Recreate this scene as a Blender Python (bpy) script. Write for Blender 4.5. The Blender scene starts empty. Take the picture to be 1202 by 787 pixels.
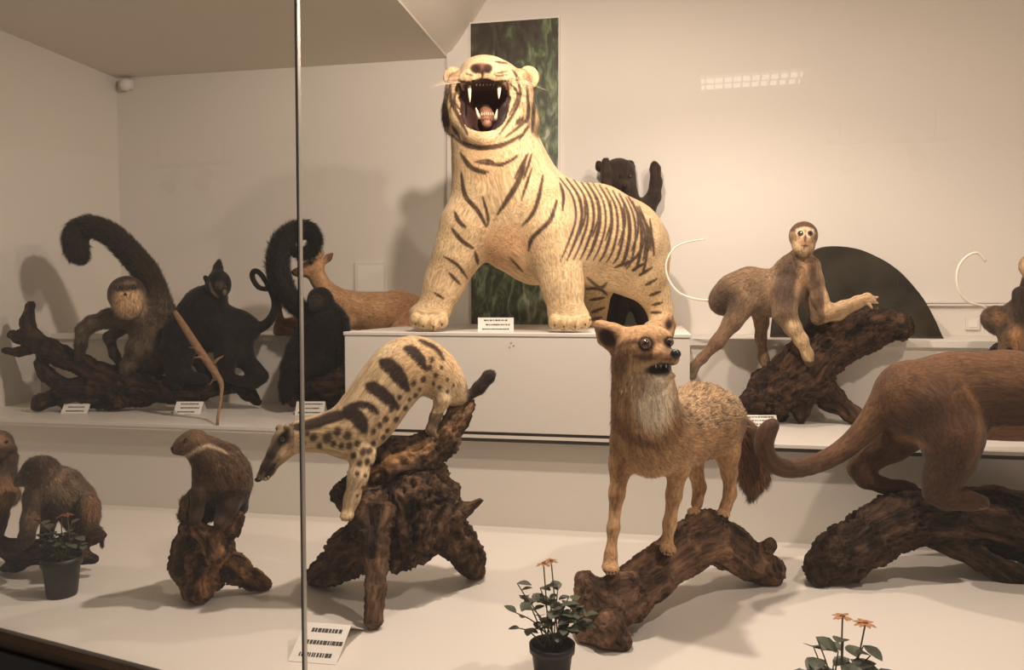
import bpy, math, random
import numpy as np
from mathutils import Vector, Matrix, Quaternion
random.seed(7)
RNG = np.random.default_rng(11)
SC = bpy.context.scene
COL = SC.collection

# ------------------------------------------------------------------ camera, world, lights, exposure
FPX, CX, CY, ZC = 900.0, 601.0, 393.5, 0.85
YAW, PIT = math.radians(10.7), math.radians(-2.4)
FW = np.array([-math.sin(YAW) * math.cos(PIT), math.cos(YAW) * math.cos(PIT), math.sin(PIT)])
RT = np.array([math.cos(YAW), math.sin(YAW), 0.0])
UP = np.cross(RT, FW)
CAM = np.array([0.0, 0.0, ZC])

cam = bpy.data.cameras.new('camera')
cam.sensor_width = 36.0
cam.lens = FPX / 1202.0 * 36.0
cam.clip_start = 0.02
cam_o = bpy.data.objects.new('camera', cam)
COL.objects.link(cam_o)
cam_o.matrix_world = Matrix(((RT[0], UP[0], -FW[0], CAM[0]), (RT[1], UP[1], -FW[1], CAM[1]),
                             (RT[2], UP[2], -FW[2], CAM[2]), (0, 0, 0, 1)))
SC.camera = cam_o

world = bpy.data.worlds.new('world')
SC.world = world
world.use_nodes = True
world.node_tree.nodes['Background'].inputs[0].default_value = (1.0, 0.84, 0.72, 1)
world.node_tree.nodes['Background'].inputs[1].default_value = 0.17

def spot(name, loc, tgt, power, size=70, blend=0.8, rad=0.05, col=(1.0, 0.83, 0.715)):
    l = bpy.data.lights.new(name, 'SPOT')
    l.energy = power; l.spot_size = math.radians(size); l.spot_blend = blend
    l.shadow_soft_size = rad; l.color = col
    o = bpy.data.objects.new(name, l); COL.objects.link(o)
    o.location = loc
    d = Vector(tgt) - Vector(loc)
    o.rotation_euler = d.to_track_quat('-Z', 'Y').to_euler()
    return o
spot('ceiling_spot_main', (-0.30, 1.95, 2.10), (-0.6, 2.9, 0.4), 100, 165, 0.5, 0.035)
spot('ceiling_spot_rear', (0.35, 2.75, 2.10), (0.25, 2.6, 0.2), 46, 165, 0.5, 0.035)
spot('ceiling_spot_right', (1.05, 1.55, 2.10), (0.8, 2.9, 0.4), 62, 160, 0.6, 0.04)

SC.view_settings.view_transform = 'Standard'
SC.view_settings.look = 'None'
SC.view_settings.gamma = 1.0
SC.view_settings.use_curve_mapping = False
SC.view_settings.exposure = 0.10

# ------------------------------------------------------------------ point helpers (tracing units -> metres in the room)
def P(px, py, d):
    return CAM + d * (FW + (px - CX) / FPX * RT - (py - CY) / FPX * UP)
def onz(px, py, z):
    v = P(px, py, 1.0) - CAM
    return CAM + v * ((z - ZC) / v[2])
def ony(px, py, y):
    v = P(px, py, 1.0) - CAM
    return CAM + v * (y / v[1])
def proj(p):
    v = np.asarray(p, float) - CAM
    d = v @ FW
    return CX + FPX * (v @ RT) / d, CY - FPX * (v @ UP) / d
def cr(x0, y0, s):
    return lambda x, y: (x0 + x / s, y0 + y / s)

# ------------------------------------------------------------------ materials
def lin(c):
    c = np.asarray(c, float) / 255.0
    return np.where(c <= 0.04045, c / 12.92, ((c + 0.055) / 1.055) ** 2.4)
def rgba(c):
    l = lin(c); return (float(l[0]), float(l[1]), float(l[2]), 1.0)
def newmat(name):
    m = bpy.data.materials.new(name); m.use_nodes = True
    return m, m.node_tree.nodes, m.node_tree.links, m.node_tree.nodes['Principled BSDF']
def plain(name, c, rough=0.6, noise=0.05, scale=12.0, metal=0.0, bump=0.0, spec=0.5, coat=0.0):
    m, N, L, b = newmat(name)
    b.inputs['Roughness'].default_value = rough
    b.inputs['Metallic'].default_value = metal
    b.inputs['Specular IOR Level'].default_value = spec
    b.inputs['Coat Weight'].default_value = coat
    tc = N.new('ShaderNodeTexCoord')
    nz = N.new('ShaderNodeTexNoise'); nz.inputs['Scale'].default_value = scale; nz.inputs['Detail'].default_value = 5
    L.new(tc.outputs['Object'], nz.inputs['Vector'])
    mx = N.new('ShaderNodeMix'); mx.data_type = 'RGBA'
    a = rgba(c)
    mx.inputs[6].default_value = tuple(max(0, v * (1 - noise)) for v in a[:3]) + (1,)
    mx.inputs[7].default_value = tuple(min(1, v * (1 + noise)) for v in a[:3]) + (1,)
    L.new(nz.outputs['Fac'], mx.inputs[0]); L.new(mx.outputs[2], b.inputs['Base Color'])
    if bump:
        bp = N.new('ShaderNodeBump'); bp.inputs['Strength'].default_value = bump; bp.inputs['Distance'].default_value = 0.01
        L.new(nz.outputs['Fac'], bp.inputs['Height']); L.new(bp.outputs['Normal'], b.inputs['Normal'])
    return m

def fur_material():
    m, N, L, b = newmat('fur')
    b.inputs['Roughness'].default_value = 0.75
    b.inputs['Specular IOR Level'].default_value = 0.18
    b.inputs['Sheen Weight'].default_value = 0.12
    b.inputs['Sheen Roughness'].default_value = 0.5
    at = N.new('ShaderNodeAttribute'); at.attribute_name = 'tint'
    g = N.new('ShaderNodeAttribute'); g.attribute_name = 'grain'
    nz = N.new('ShaderNodeTexNoise'); nz.inputs['Scale'].default_value = 150; nz.inputs['Detail'].default_value = 3
    L.new(g.outputs['Vector'], nz.inputs['Vector'])
    mr = N.new('ShaderNodeMapRange'); mr.inputs[1].default_value = 0.3; mr.inputs[2].default_value = 0.7
    mr.inputs[3].default_value = 0.60; mr.inputs[4].default_value = 1.28
    L.new(nz.outputs['Fac'], mr.inputs[0])
    mx = N.new('ShaderNodeMix'); mx.data_type = 'RGBA'; mx.blend_type = 'MULTIPLY'; mx.inputs[0].default_value = 1.0
    L.new(at.outputs['Color'], mx.inputs[6]); L.new(mr.outputs[0], mx.inputs[7])
    L.new(mx.outputs[2], b.inputs['Base Color'])
    bp = N.new('ShaderNodeBump'); bp.inputs['Strength'].default_value = 0.35; bp.inputs['Distance'].default_value = 0.004
    L.new(nz.outputs['Fac'], bp.inputs['Height']); L.new(bp.outputs['Normal'], b.inputs['Normal'])
    return m

def wood_material():
    m, N, L, b = newmat('driftwood')
    b.inputs['Roughness'].default_value = 0.8
    b.inputs['Specular IOR Level'].default_value = 0.2
    at = N.new('ShaderNodeAttribute'); at.attribute_name = 'tint'
    g = N.new('ShaderNodeAttribute'); g.attribute_name = 'grain'
    nz = N.new('ShaderNodeTexNoise'); nz.inputs['Scale'].default_value = 120; nz.inputs['Detail'].default_value = 7
    nz.inputs['Roughness'].default_value = 0.65
    L.new(g.outputs['Vector'], nz.inputs['Vector'])
    n2 = N.new('ShaderNodeTexNoise'); n2.inputs['Scale'].default_value = 30; n2.inputs['Detail'].default_value = 4
    L.new(g.outputs['Vector'], n2.inputs['Vector'])
    ad = N.new('ShaderNodeMath'); ad.operation = 'ADD'
    L.new(nz.outputs['Fac'], ad.inputs[0]); L.new(n2.outputs['Fac'], ad.inputs[1])
    mr = N.new('ShaderNodeMapRange'); mr.inputs[1].default_value = 0.75; mr.inputs[2].default_value = 1.25
    mr.inputs[3].default_value = 0.22; mr.inputs[4].default_value = 1.75
    L.new(ad.outputs[0], mr.inputs[0])
    mx = N.new('ShaderNodeMix'); mx.data_type = 'RGBA'; mx.blend_type = 'MULTIPLY'; mx.inputs[0].default_value = 1.0
    L.new(at.outputs['Color'], mx.inputs[6]); L.new(mr.outputs[0], mx.inputs[7])
    L.new(mx.outputs[2], b.inputs['Base Color'])
    bp = N.new('ShaderNodeBump'); bp.inputs['Strength'].default_value = 0.9; bp.inputs['Distance'].default_value = 0.008
    L.new(ad.outputs[0], bp.inputs['Height']); L.new(bp.outputs['Normal'], b.inputs['Normal'])
    return m

FUR = fur_material()
WOOD = wood_material()
M_WALL = plain('wall_paint', (226, 220, 210), 0.75, 0.02, 3)
M_CEIL = plain('ceiling_paint', (224, 216, 204), 0.8, 0.02, 3)
M_DECK = plain('white_laminate', (228, 222, 212), 0.42, 0.015, 5)
M_BOX = plain('white_board', (226, 220, 210), 0.5, 0.015, 5)
M_SHADOWGAP = plain('gap_shade_dark', (70, 62, 52), 0.6, 0.1)  # dark colour standing in for shade inside narrow gaps
M_DARK = plain('dark_base', (22, 19, 16), 0.5, 0.2)
M_BRONZE = plain('bronze_trim', (70, 52, 36), 0.35, 0.2, 20, 0.4)
M_STEEL = plain('steel_edge', (190, 186, 178), 0.3, 0.05, 20, 0.7)
M_CARD = plain('card_white', (236, 232, 222), 0.6, 0.02)
M_INK = plain('ink', (70, 64, 58), 0.7, 0.1)
M_EYE = plain('glass_eye_dark', (16, 9, 5), 0.05, 0.1, 40, 0, 0, 0.8, 1.0)
M_AMBER = plain('glass_eye_amber', (92, 64, 38), 0.08, 0.2, 60, 0, 0, 0.8, 1.0)
M_NOSE = plain('nose_leather', (24, 17, 13), 0.35, 0.2, 60, 0, 0.2)
M_PINKNOSE = plain('nose_leather_brown', (120, 84, 66), 0.45, 0.2, 60, 0, 0.2)
M_TOOTH = plain('tooth', (240, 224, 190), 0.3, 0.05, 60)
M_TONGUE = plain('tongue', (150, 106, 84), 0.45, 0.15, 60, 0, 0.2)
M_MOUTH = plain('mouth_lining', (46, 22, 15), 0.4, 0.2, 60)
M_CLAW = plain('claw', (60, 48, 36), 0.4, 0.1)
M_POT = plain('pot_plastic', (30, 20, 14), 0.5, 0.15, 30)
M_SOIL = plain('soil', (36, 27, 19), 0.95, 0.4, 120, 0, 0.8)
M_LEAF = plain('leaf', (80, 86, 68), 0.5, 0.3, 40, 0, 0.2)
M_STEM = plain('stem', (92, 84, 52), 0.6, 0.2, 40)
M_PETAL = plain('petal', (170, 118, 74), 0.6, 0.25, 60)
M_PETALR = plain('petal_red', (122, 74, 50), 0.6, 0.25, 60)

# ------------------------------------------------------------------ objects and properties
def tag(o, label=None, cat=None, group=None, kind=None):
    if label: o['label'] = label
    if cat: o['category'] = cat
    if group: o['group'] = group
    if kind: o['kind'] = kind
    return o
def empty(name, loc, label=None, cat=None, group=None):
    o = bpy.data.objects.new(name, None)
    COL.objects.link(o); o.location = tuple(loc); o.empty_display_size = 0.05
    return tag(o, label, cat, group)
def mesh_obj(name, verts, faces, mat, parent=None, origin=None, smooth=False):
    """verts in room coordinates; origin (or the parent's location) becomes the object's own zero"""
    base = np.array(parent.location if parent is not None else (origin if origin is not None else (0, 0, 0)), float)
    pp = parent
    while pp is not None and pp.parent is not None:
        pp = pp.parent; base = base + np.array(pp.location, float)
    v = np.asarray(verts, float) - base
    me = bpy.data.meshes.new(name)
    me.from_pydata([tuple(x) for x in v], [], [tuple(int(i) for i in f) for f in faces])
    me.update()
    if smooth: me.shade_smooth()
    me.materials.append(mat)
    o = bpy.data.objects.new(name, me); COL.objects.link(o)
    if parent is not None: o.parent = parent
    elif origin is not None: o.location = tuple(origin)
    return o
BOXF = [(0, 3, 2, 1), (4, 5, 6, 7), (0, 1, 5, 4), (1, 2, 6, 5), (2, 3, 7, 6), (3, 0, 4, 7)]
def boxv(x0, x1, y0, y1, z0, z1):
    return [(x0, y0, z0), (x1, y0, z0), (x1, y1, z0), (x0, y1, z0), (x0, y0, z1), (x1, y0, z1), (x1, y1, z1), (x0, y1, z1)]
def box(name, x0, x1, y0, y1, z0, z1, mat, parent=None, bevel=0.0, origin=None):
    if parent is None and origin is None: origin = ((x0 + x1) / 2, (y0 + y1) / 2, z0)
    o = mesh_obj(name, boxv(x0, x1, y0, y1, z0, z1), BOXF, mat, parent, origin)
    if bevel:
        b = o.modifiers.new('bevel', 'BEVEL'); b.width = bevel; b.segments = 2
    return o
def prism(name, poly, z0, z1, mat, parent=None, origin=None):
    n = len(poly)
    v = [(x, y, z0) for x, y in poly] + [(x, y, z1) for x, y in poly]
    f = [tuple(range(n - 1, -1, -1)), tuple(range(n, 2 * n))] + [(i, (i + 1) % n, n + (i + 1) % n, n + i) for i in range(n)]
    return mesh_obj(name, v, f, mat, parent, origin)
def obox(name, c, ax, ay, az, hx, hy, hz, mat, parent=None, origin=None, bevel=0):
    c, ax, ay, az = (np.asarray(q, float) for q in (c, ax, ay, az))
    v = []
    for sz in (-1, 1):
        for sx, sy in ((-1, -1), (1, -1), (1, 1), (-1, 1)):
            v.append(c + ax * hx * sx + ay * hy * sy + az * hz * sz)
    o = mesh_obj(name, v, BOXF, mat, parent, origin if parent is None and origin is not None else (None if parent is not None else c))
    if bevel:
        b = o.modifiers.new('bevel', 'BEVEL'); b.width = bevel; b.segments = 2
    return o
def nrm(v):
    v = np.asarray(v, float); return v / (np.linalg.norm(v) + 1e-12)
def tube_geo(pts, rad, n=8, cap=True):
    pts = [np.asarray(p, float) for p in pts]
    V, F = [], []
    t0 = nrm(pts[1] - pts[0]); a = np.array([0, 0, 1.0]) if abs(t0[2]) < 0.9 else np.array([1.0, 0, 0])
    u = nrm(np.cross(t0, a))
    for i, p in enumerate(pts):
        t = nrm((pts[min(i + 1, len(pts) - 1)] - pts[max(i - 1, 0)]))
        u = nrm(u - t * (u @ t)); w = np.cross(t, u)
        r = rad[i] if hasattr(rad, '__len__') else rad
        for k in range(n):
            an = 2 * math.pi * k / n
            V.append(p + r * (math.cos(an) * u + math.sin(an) * w))
    for i in range(len(pts) - 1):
        for k in range(n):
            a_, b_ = i * n + k, i * n + (k + 1) % n
            F.append((a_, b_, b_ + n, a_ + n))
    if cap:
        F.append(tuple(range(n - 1, -1, -1))); F.append(tuple(range((len(pts) - 1) * n, len(pts) * n)))
    return V, F
def smooth_path(pts, sub=6):
    pts = np.asarray(pts, float); out = []
    n = len(pts)
    for i in range(n - 1):
        p0, p1, p2, p3 = pts[max(i - 1, 0)], pts[i], pts[i + 1], pts[min(i + 2, n - 1)]
        for s in range(sub):
            t = s / sub
            out.append(0.5 * (2 * p1 + (p2 - p0) * t + (2 * p0 - 5 * p1 + 4 * p2 - p3) * t * t + (3 * p1 - p0 - 3 * p2 + p3) * t ** 3))
    out.append(pts[-1])
    return np.array(out)
def tube(name, pts, rad, mat, parent=None, n=8, origin=None):
    V, F = tube_geo(pts, rad, n)
    return mesh_obj(name, V, F, mat, parent, origin, True)
def ball_geo(c, R3, frame=None, nu=14, nv=9):
    c = np.asarray(c, float); fr = np.eye(3) if frame is None else np.asarray(frame, float)
    V, F = [], []
    for j in range(1, nv):
        th = math.pi * j / nv
        for i in range(nu):
            ph = 2 * math.pi * i / nu
            l = np.array([math.sin(th) * math.cos(ph) * R3[0], math.sin(th) * math.sin(ph) * R3[1], math.cos(th) * R3[2]])
            V.append(c + l @ fr)
    a = len(V); V.append(c + np.array([0, 0, R3[2]]) @ fr); V.append(c - np.array([0, 0, R3[2]]) @ fr)
    for j in range(nv - 2):
        for i in range(nu):
            p, q = j * nu + i, j * nu + (i + 1) % nu
            F.append((p, p + nu, q + nu, q))
    for i in range(nu):
        F.append((a, i, (i + 1) % nu)); s = (nv - 2) * nu
        F.append((a + 1, s + (i + 1) % nu, s + i))
    return V, F
def ball(name, c, R3, mat, parent, frame=None, nu=14, nv=9):
    if not hasattr(R3, '__len__'): R3 = (R3, R3, R3)
    V, F = ball_geo(c, R3, frame, nu, nv)
    return mesh_obj(name, V, F, mat, parent, None, True)

# ------------------------------------------------------------------ value noise (vectorised)
def _h(i, j, k, s):
    n = (i * 374761393 + j * 668265263 + k * 2147483647 + s * 974711) & 0xffffffff
    n = ((n ^ (n >> 13)) * 1274126177) & 0xffffffff
    return ((n ^ (n >> 16)) & 0xffff) / 65535.0
def vnoise(p, scale, seed=0):
    q = np.asarray(p, float) * scale
    i = np.floor(q).astype(np.int64); f = q - i; f = f * f * (3 - 2 * f)
    r = 0
    for a in (0, 1):
        for b in (0, 1):
            for c in (0, 1):
                w = (f[:, 0] if a else 1 - f[:, 0]) * (f[:, 1] if b else 1 - f[:, 1]) * (f[:, 2] if c else 1 - f[:, 2])
                r = r + w * _h(i[:, 0] + a, i[:, 1] + b, i[:, 2] + c, seed)
    return r
def fnoise(p, scale, seed=0, o=3):
    r, a, t = 0, 1.0, 0
    for k in range(o):
        r = r + a * vnoise(p, scale * 2 ** k, seed + k); t += a; a *= 0.5
    return r / t

# ------------------------------------------------------------------ organic bodies: smooth union of tapered limbs, one continuous surface
def surface_net(F, org, h):
    ins = F < 0
    nx, ny, nz = F.shape
    cnt = np.zeros((nx - 1, ny - 1, nz - 1), np.int8)
    for a in (0, 1):
        for b in (0, 1):
            for c in (0, 1):
                cnt += ins[a:nx - 1 + a, b:ny - 1 + b, c:nz - 1 + c]
    act = np.argwhere((cnt > 0) & (cnt < 8))
    idx = -np.ones((nx - 1, ny - 1, nz - 1), np.int64)
    idx[act[:, 0], act[:, 1], act[:, 2]] = np.arange(len(act))
    cor = [(a, b, c) for a in (0, 1) for b in (0, 1) for c in (0, 1)]
    val = {c: F[act[:, 0] + c[0], act[:, 1] + c[1], act[:, 2] + c[2]] for c in cor}
    acc = np.zeros((len(act), 3)); num = np.zeros(len(act))
    for c in cor:
        for ax in range(3):
            if c[ax] == 0:
                e = list(c); e[ax] = 1; e = tuple(e)
                v0, v1 = val[c], val[e]
                x = (v0 < 0) != (v1 < 0)
                t = np.where(x, v0 / np.where(x, v0 - v1, 1), 0)
                for q in range(3):
                    acc[:, q] += np.where(x, c[q] + (t if q == ax else 0), 0)
                num += x
    V = org + (act + acc / num[:, None]) * h
    Q = []
    for ax in range(3):
        s0 = [slice(1, -1)] * 3; s1 = [slice(1, -1)] * 3
        s0[ax] = slice(0, -1); s1[ax] = slice(1, None)
        A, B = ins[tuple(s0)], ins[tuple(s1)]
        e = np.argwhere(A != B)
        if not len(e): continue
        off = np.array([1, 1, 1]); off[ax] = 0
        e = e + off
        flip = ins[e[:, 0], e[:, 1], e[:, 2]]
        u, w = [(1, 2), (2, 0), (0, 1)][ax]
        def cell(du, dw):
            k = e.copy(); k[:, u] -= du; k[:, w] -= dw
            return idx[k[:, 0], k[:, 1], k[:, 2]]
        q = np.stack([cell(1, 1), cell(0, 1), cell(0, 0), cell(1, 0)], 1)
        q[~flip] = q[~flip][:, ::-1]
        Q.append(q)
    Q = np.concatenate(Q)
    Q = Q[(Q >= 0).all(1)]
    return V, Q

class Organic:
    def __init__(self, d):
        self.d = d; self.pr = []; self.cut = []; self.bones = []
    def m(self, rpx, d=None): return rpx * (d or self.d) / FPX
    def chain(self, pts, k=6, fl=1.0, rough=None, sub=0, bone=True):
        """pts: (x, y, depth or None, radius) in tracing units"""
        w = []
        for q in pts:
            d = self.d if q[2] is None else q[2]
            w.append(np.append(P(q[0], q[1], d), self.m(q[3], d)))
        w = np.array(w)
        if sub: w = smooth_path(w, sub)
        self.wchain(w, self.m(k), fl, bone)
        return self
    def wchain(self, w, k, fl=1.0, bone=True):
        s0 = 0.0
        for a, b in zip(w[:-1], w[1:]):
            self.pr.append(('c', a[:3], b[:3], a[3], b[3], k))
            if bone: self.bones.append((a[:3], b[:3], a[3], b[3], fl, s0))
            s0 += np.linalg.norm(b[:3] - a[:3])
    def ell(self, c, r, roll=0, k=6, fl=1.0, cut=False, fr=None, comb=None):
        """ellipsoid; c in tracing units (x, y, depth), r = half sizes along right, up, forward"""
        d = self.d if c[2] is None else c[2]
        cw = P(c[0], c[1], d)
        if fr is None:
            a = math.radians(roll)
            fr = np.array([RT * math.cos(a) + UP * math.sin(a), -RT * math.sin(a) + UP * math.cos(a), FW])
        self.well(cw, [self.m(q, d) for q in r], fr, self.m(k), fl, cut, comb)
        return self
    def well(self, cw, R, fr, k, fl=1.0, cut=False, comb=None):
        (self.cut if cut else self.pr).append(('e', np.asarray(cw, float), np.asarray(fr, float), np.asarray(R, float), None, k))
        if not cut:
            cb = nrm(comb) if comb is not None else np.array([0, 0, -1.0])
            rr = float(np.mean(R)); s = 0.4 * rr * cb
            self.bones.append((cw - s, cw + s, rr * 0.8, rr * 0.8, fl, 0.0))
    def _eval(self, p, X, Y, Z):
        if p[0] == 'c':
            _, a, b, r0, r1, k = p
            ab = b - a; L2 = ab @ ab + 1e-12
            dx, dy, dz = X - a[0], Y - a[1], Z - a[2]
            t = np.clip((dx * ab[0] + dy * ab[1] + dz * ab[2]) / L2, 0, 1)
            return np.sqrt((dx - t * ab[0]) ** 2 + (dy - t * ab[1]) ** 2 + (dz - t * ab[2]) ** 2) - (r0 + t * (r1 - r0))
        _, c, fr, R, _, k = p
        dx, dy, dz = X - c[0], Y - c[1], Z - c[2]
        l = [(dx * fr[i][0] + dy * fr[i][1] + dz * fr[i][2]) for i in range(3)]
        k0 = np.sqrt(sum((l[i] / R[i]) ** 2 for i in range(3)))
        k1 = np.sqrt(sum((l[i] / R[i] ** 2) ** 2 for i in range(3))) + 1e-9
        return k0 * (k0 - 1) / k1
    def _bb(self, p):
        if p[0] == 'c':
            _, a, b, r0, r1, k = p; r = max(r0, r1)
            return np.minimum(a, b) - r, np.maximum(a, b) + r
        _, c, fr, R, _, k = p
        e = np.sqrt(sum((fr[i] * R[i]) ** 2 for i in range(3)))
        return c - e, c + e
    def solve(self, h, lumps=0.0, lscale=20, seed=1, floor=None):
        bbs = [self._bb(p) for p in self.pr]
        lo = np.min([b[0] for b in bbs], 0) - 0.03; hi = np.max([b[1] for b in bbs], 0) + 0.03
        if floor is not None: lo[2] = max(lo[2], floor - 2 * h)
        n = np.ceil((hi - lo) / h).astype(int) + 1
        F = np.full(n, 0.2, np.float32)
        ax = [(lo[i] + h * np.arange(n[i])).astype(np.float32) for i in range(3)]
        def local(p, mar):
            a, b = self._bb(p)
            i0 = np.clip(np.floor((a - mar - lo) / h).astype(int), 0, n - 1)
            i1 = np.clip(np.ceil((b + mar - lo) / h).astype(int) + 1, 1, n)
            s = tuple(slice(i0[i], i1[i]) for i in range(3))
            return s, ax[0][s[0]][:, None, None], ax[1][s[1]][None, :, None], ax[2][s[2]][None, None, :]
        for p in self.pr:
            k = p[5]
            s, X, Y, Z = local(p, k + 3 * h)
            if 0 in F[s].shape: continue
            dd = self._eval(p, X, Y, Z).astype(np.float32)
            A = F[s]
            hh = np.maximum(k - np.abs(A - dd), 0) / k
            F[s] = np.minimum(A, dd) - hh * hh * k * 0.25
        for p in self.cut:
            k = p[5]
            s, X, Y, Z = local(p, k + 3 * h)
            dd = -self._eval(p, X, Y, Z).astype(np.float32)
            A = F[s]
            hh = np.maximum(k - np.abs(A - dd), 0) / k
            F[s] = np.maximum(A, dd) + hh * hh * k * 0.25
        if floor is not None:
            F = np.maximum(F, (floor - ax[2])[None, None, :])
        F[0] = F[-1] = 0.2; F[:, 0] = F[:, -1] = 0.2; F[:, :, 0] = F[:, :, -1] = 0.2
        V, Q = surface_net(F, lo, h)
        # light smoothing
        E = np.concatenate([Q[:, [0, 1]], Q[:, [1, 2]], Q[:, [2, 3]], Q[:, [3, 0]]])
        for lam in (0.5, 0.5):
            S = np.zeros_like(V); C = np.zeros(len(V))
            for q in range(3): S[:, q] = np.bincount(E[:, 0], V[E[:, 1], q], len(V)) + np.bincount(E[:, 1], V[E[:, 0], q], len(V))
            C = np.bincount(E[:, 0], minlength=len(V)) + np.bincount(E[:, 1], minlength=len(V))
            V = V * (1 - lam) + lam * S / np.maximum(C, 1)[:, None]
        self.V, self.Q = V, Q
        self._normals()
        self._comb()
        if lumps:
            gq = self.grain
            ridge = 1 - 2 * np.abs(fnoise(gq, lscale * 2.6, seed, 3) - 0.5)      # long ridges along the limb
            knob = fnoise(V, lscale * 0.75, seed + 5, 3) - 0.5
            fine = fnoise(gq, lscale * 7, seed + 9, 2) - 0.5
            amp = np.clip(self.RA / 0.055, 0.15, 1.15)
            if floor is not None: amp = amp * np.clip((V[:, 2] - floor) / 0.02, 0, 1)
            self.V = V + self.N * (((ridge - 0.72) * 2.2 + knob * 2.0 + fine * 0.9) * lumps * amp)[:, None]
            self.crease = 1 - ridge
            self._normals()
        return self
    def _normals(self):
        V, Q = self.V, self.Q
        fn = np.cross(V[Q[:, 2]] - V[Q[:, 0]], V[Q[:, 3]] - V[Q[:, 1]])
        N = np.zeros_like(V)
        for c in range(4):
            for q in range(3): N[:, q] += np.bincount(Q[:, c], fn[:, q], len(V))
        self.N = N / (np.linalg.norm(N, axis=1)[:, None] + 1e-12)
        self.fa = np.linalg.norm(fn, axis=1) * 0.5
    def _comb(self):
        V = self.V
        D = np.zeros_like(V); G = np.zeros_like(V); RA = np.zeros(len(V)); FL = np.zeros(len(V)); W = np.zeros(len(V)) + 1e-9
        for a, b, r0, r1, fl, s0 in self.bones:
            ab = b - a; L = math.sqrt(ab @ ab + 1e-12)
            t = np.clip((V - a) @ ab / (L * L), 0, 1)
            off = V - a - t[:, None] * ab
            dd = np.linalg.norm(off, axis=1) - (r0 + t * (r1 - r0))
            w = np.exp(-np.clip(dd, -0.02, 1) / 0.008)
            D += w[:, None] * nrm(ab); FL += w * fl; W += w
            RA += w * (r0 + t * (r1 - r0))
            G += w[:, None] * (off + ((s0 + t * L) * 0.085)[:, None])
        D /= (np.linalg.norm(D, axis=1)[:, None] + 1e-9)
        self.D = D; self.FL = FL / W
        self.grain = G / W[:, None]
        self.RA = RA / W
    def build(self, name, parent, mat, tint, origin=None):
        """tint(ctx) -> N x 3 sRGB 0..255"""
        base = np.array(parent.location if parent is not None else origin, float)
        ctx = Ctx(self)
        T = lin(np.clip(tint(ctx), 0, 255))
        self.T = T
        me = bpy.data.meshes.new(name)
        nv, nq = len(self.V), len(self.Q)
        me.vertices.add(nv); me.vertices.foreach_set('co', (self.V - base).astype(np.float32).ravel())
        me.loops.add(nq * 4); me.loops.foreach_set('vertex_index', self.Q.astype(np.int32).ravel())
        me.polygons.add(nq); me.polygons.foreach_set('loop_start', (np.arange(nq) * 4).astype(np.int32))
        me.update(calc_edges=True)
        me.shade_smooth()
        a = me.attributes.new('tint', 'FLOAT_COLOR', 'POINT')
        a.data.foreach_set('color', np.concatenate([T, np.ones((nv, 1))], 1).astype(np.float32).ravel())
        g = me.attributes.new('grain', 'FLOAT_VECTOR', 'POINT')
        g.data.foreach_set('vector', (self.grain - base).astype(np.float32).ravel())
        me.materials.append(mat)
        o = bpy.data.objects.new(name, me); COL.objects.link(o)
        if parent is not None: o.parent = parent
        else: o.location = tuple(origin)
        return o
    def fur(self, parent, count, length, width=0.0016, lift=0.35, jit=0.25, bare=None, name='fur', shade=0.26):
        base = np.array(parent.location, float)
        ctx = Ctx(self)
        dens = self.fa.copy()
        flq = self.FL[self.Q].mean(1)
        keep = flq > 0.05
        if bare is not None: keep &= ~bare(ctx)[self.Q[:, 0]]
        dens = dens * keep
        pf = dens / dens.sum()
        f = RNG.choice(len(pf), count, p=pf)
        u, v = RNG.random(count), RNG.random(count)
        q = self.Q[f]
        w = np.stack([(1 - u) * (1 - v), u * (1 - v), u * v, (1 - u) * v], 1)
        def itp(A): return np.einsum('ij,ijk->ik', w, A[q])
        p = itp(self.V); n = itp(self.N); n /= np.linalg.norm(n, axis=1)[:, None] + 1e-9
        D = itp(self.D); fl = (w * self.FL[q]).sum(1); T = itp(self.T); G = itp(self.grain)
        t = D - n * np.sum(D * n, 1)[:, None]
        t /= np.linalg.norm(t, axis=1)[:, None] + 1e-6
        clump = np.stack([vnoise(p, 60, 3), vnoise(p, 60, 4), vnoise(p, 60, 5)], 1) - 0.5
        d = t * (1 - lift) + n * lift + clump * 0.5 * jit * 2 + RNG.normal(0, jit * 0.5, (count, 3))
        d /= np.linalg.norm(d, axis=1)[:, None] + 1e-9
        bad = np.sum(d * n, 1) < 0.08
        d[bad] += n[bad] * 0.25
        L = length * fl * RNG.uniform(0.6, 1.2, count)
        s = np.cross(d, n); s /= np.linalg.norm(s, axis=1)[:, None] + 1e-9
        p0 = p - n * width * 0.8
        bend = t * 0.25 + np.array([0, 0, -0.12])
        mid = p0 + d * (L * 0.5)[:, None]
        tip = p0 + d * L[:, None] * 0.95 + bend * (L * 0.35)[:, None]
        W = width * np.sqrt(np.clip(fl, 0.4, 2.5))[:, None]
        V = np.stack([p0 - s * W * 0.5, p0 + s * W * 0.5, mid + s * W * 0.4, mid - s * W * 0.4, tip], 1).reshape(-1, 3)
        k = np.arange(count)[:, None] * 5
        quads = k + np.array([[0, 1, 2, 3]]); tris = k + np.array([[3, 2, 4]])
        me = bpy.data.meshes.new(name)
        me.vertices.add(len(V)); me.vertices.foreach_set('co', (V - base).astype(np.float32).ravel())
        loops = np.concatenate([quads.ravel(), tris.ravel()]).astype(np.int32)
        me.loops.add(len(loops)); me.loops.foreach_set('vertex_index', loops)
        ls = np.concatenate([np.arange(count) * 4, count * 4 + np.arange(count) * 3]).astype(np.int32)
        me.polygons.add(2 * count); me.polygons.foreach_set('loop_start', ls)
        me.update(calc_edges=True)
        me.shade_smooth()
        var = 1 + RNG.normal(0, shade, count)
        TT = np.clip(T * np.clip(var, 0.5, 1.6)[:, None], 0, 1)
        TT = np.repeat(TT, 5, 0)
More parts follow.
